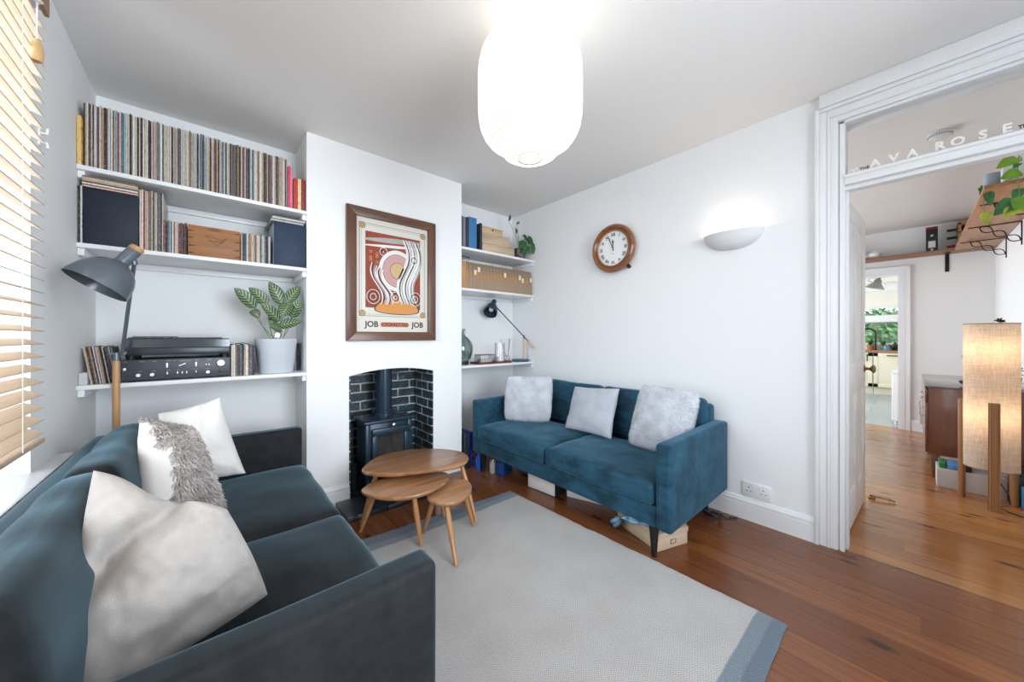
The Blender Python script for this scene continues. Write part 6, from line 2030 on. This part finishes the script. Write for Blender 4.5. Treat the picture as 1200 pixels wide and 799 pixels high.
# trailing pothos on the near end of the side shelf
POTH = mat('bright_green_leaf', (.14, .30, .025), .35, var=.5, vscale=8)
POTH2 = mat('yellow_green_leaf', (.42, .48, .06), .35, var=.5, vscale=16)
POTH3 = mat('deep_green_leaf', (.05, .20, .06), .35, var=.4, vscale=8)
sz2 = SIZ + .0265
t = thing('potted_plant', 'trailing heart-leaved plant on the near end of the orange shelf', 'plant', (4.06, -.50, sz2))
bm = new(); taperbox(bm, 4.00, 4.22, -.60, -.408, sz2, sz2 + .125, 1.08, 1.08, .006); part('pot', bm, mat('white_planter', (.66, .66, .64), .5), t)
LVS = [((3.87, -.435, 2.335), (3.85, -.355, 2.285), .078, POTH), ((3.85, -.445, 2.238), (3.84, -.370, 2.212), .078, POTH), ((3.85, -.325, 2.148), (3.84, -.335, 2.050), .046, POTH3),
       ((3.83, -.430, 2.062), (3.81, -.342, 1.975), .098, POTH3), ((3.87, -.452, 2.135), (3.85, -.422, 2.062), .062, POTH3), ((3.85, -.314, 2.018), (3.84, -.323, 1.925), .050, POTH2),
       ((3.81, -.425, 2.008), (3.80, -.382, 1.945), .072, POTH2), ((3.81, -.452, 2.070), (3.80, -.430, 1.965), .080, POTH), ((3.88, -.445, 2.300), (3.87, -.420, 2.270), .034, POTH3)]
for i, (b, e, w, mm) in enumerate(LVS):
    bm = new(); leaf(bm, arc(b, e, .008, 9, Vector((-1, 0, 0))), w, Vector((-1, .12, .25)).normalized(), shape='heart', cup=.10); part('leaf', bm, mm, t, sharp=None)
bm = new()
for p in ([(4.06, -.48, sz2 + .10), (4.03, -.47, sz2 + .15), (3.93, -.45, 2.36), (3.885, -.44, 2.32), (3.87, -.437, 2.22), (3.85, -.442, 2.10), (3.82, -.437, 2.0)], [(3.87, -.437, 2.22), (3.86, -.37, 2.185), (3.85, -.325, 2.15), (3.852, -.305, 2.08), (3.85, -.314, 2.018)], [(3.85, -.442, 2.10), (3.835, -.435, 2.075), (3.83, -.43, 2.062)]):
    tube(bm, p, .003, 6)
part('vine', bm, STEM, t)
bm = new(); 
prof_ = [(0, 0), (.034, 0)]
for i in range(12):
    prof_ += [(.036, .004 + i * .0068), (.0345, .0075 + i * .0068)]
prof_ += [(.035, .087), (.032, .087), (.03, .02), (0, .015)]
lathe(bm, prof_, 32, c=(4.03, -.355, sz2))
single('ribbed_pot', bm, mat('blue_grey_ribbed', (.30, .36, .42), .5), 'ribbed blue-grey pot on the near corner of the orange shelf', 'pot')
t = thing('potted_plant', 'tiny green plant at the shelf edge beside the ribbed pot', 'plant', (3.99, -.33, sz2))
bm = new(); lathe(bm, [(0, 0), (.014, 0), (.017, .03), (0, .03)], 14, c=(4.25, -.336, sz2)); part('pot', bm, BLACK, t)
for k in range(7):
    a = k * .9
    bm = new(); leaf(bm, arc((4.25, -.336, sz2 + .028), (4.25 + .02 * math.cos(a), -.336 + .022 * math.sin(a), sz2 + .03 + .012 * (k + 1)), .004, 4), .022, Vector((-1, 0, .4)).normalized(), nu=2); part('leaf', bm, POTH3, t, sharp=None)

# smoke alarm on the dining ceiling
t = thing('smoke_alarm', 'round white smoke alarm on the dining room ceiling', 'smoke alarm', (3.74, -.123, H))
bm = new(); lathe(bm, [(0, H - .001), (.058, H - .001), (.058, H - .012), (.050, H - .030), (.035, H - .036), (0, H - .036)], 36, c=(3.74, -.123, 0)); part('housing', bm, mat('alarm_white', (.62, .62, .62), .5), t)
bm = new()
for k in range(30):
    a = k * 2 * PI / 30
    box(bm, -.003, .003, .0535, .0565, H - .026, H - .014, M=Matrix.Translation((3.74, -.123, 0)) @ Matrix.Rotation(a, 4, 'Z'))
part('vent_grille', bm, mat('alarm_grey', (.3, .3, .31), .5), t)
bm = new(); lathe(bm, [(0, H - .0362), (.007, H - .0362), (.006, H - .039), (0, H - .039)], 12, c=(3.715, -.10, 0)); part('test_button', bm, WHITE, t)

# ================================================================== LIGHT
sc = bpy.context.scene
w = bpy.data.worlds.new('daylight')
sc.world = w
w.use_nodes = True
bg = w.node_tree.nodes['Background']
bg.inputs['Color'].default_value = (.80, .90, 1, 1)
bg.inputs['Strength'].default_value = 2.2
def area(name, loc, target, sx, sy, power, col, spread=180):
    l = bpy.data.lights.new(name, 'AREA')
    l.shape = 'RECTANGLE'; l.size = sx; l.size_y = sy; l.energy = power; l.color = col
    l.spread = R(spread)
    o = bpy.data.objects.new(name, l); COL.objects.link(o)
    o.location = loc
    o.rotation_euler = (Vector(target) - Vector(loc)).to_track_quat('-Z', 'Y').to_euler()
    return o
DAY = (.86, .93, 1)
area('daylight_left_window', (-1.0, 1.25, 1.6), (1, 1.25, 1.4), 1.65, 1.65, 44, DAY)
area('fill_rear_opening', (.75, -1.55, 1.55), (-.05, 3.0, 1.5), 1.9, 1.75, 48, DAY, 120)  # added fill behind the camera, narrowed and aimed at the back-left corner
area('fill_dining_side', (4.85, 2.95, 1.2), (4.85, 0, 1.0), 2.8, 2.1, 55, DAY)  # added fill through the unseen opening in the dining room's left wall
area('fill_kitchen_side', (9.0, 3.15, 1.3), (9.0, 0, .9), 3.0, 1.7, 45, (.95, .97, 1))  # added lamp at the kitchen's open side, there to brighten the kitchen
def point(name, loc, power, col, r=.03):
    l = bpy.data.lights.new(name, 'POINT'); l.energy = power; l.color = col; l.shadow_soft_size = r
    o = bpy.data.objects.new(name, l); COL.objects.link(o); o.location = loc
    return o
point('sconce_lamp', (XR - .05, SY, SZ - .005), 1.3, (1, .82, .6), .02)

point('floor_lamp_upper', (lx - .02, ly, 1.10), 2.2, (1, .74, .47), .03)
point('floor_lamp_lower', (lx - .02, ly, .64), 2.2, (1, .74, .47), .03)

# ================================================================== CAMERA
cam = bpy.data.cameras.new('camera')
cam.sensor_fit = 'HORIZONTAL'; cam.sensor_width = 36
cam.lens = 408.03 / 1200 * 36
cam.shift_y = -(399.5 - 394.26) / 1200
cam.clip_start = .02; cam.clip_end = 100
co = bpy.data.objects.new('camera', cam); COL.objects.link(co)
co.location = (0, 0, 1.2)
co.rotation_euler = (PI / 2, 0, .8551 - PI / 2)
sc.camera = co
sc.view_settings.view_transform = 'Standard'
sc.view_settings.look = 'None'
sc.view_settings.gamma = 1
sc.view_settings.exposure = .42
sc.view_settings.use_curve_mapping = False
sc.cycles.max_bounces = 10
sc.cycles.diffuse_bounces = 6
sc.cycles.transparent_max_bounces = 12
sc.cycles.caustics_reflective = False
sc.cycles.caustics_refractive = False
sc.cycles.sample_clamp_indirect = 6
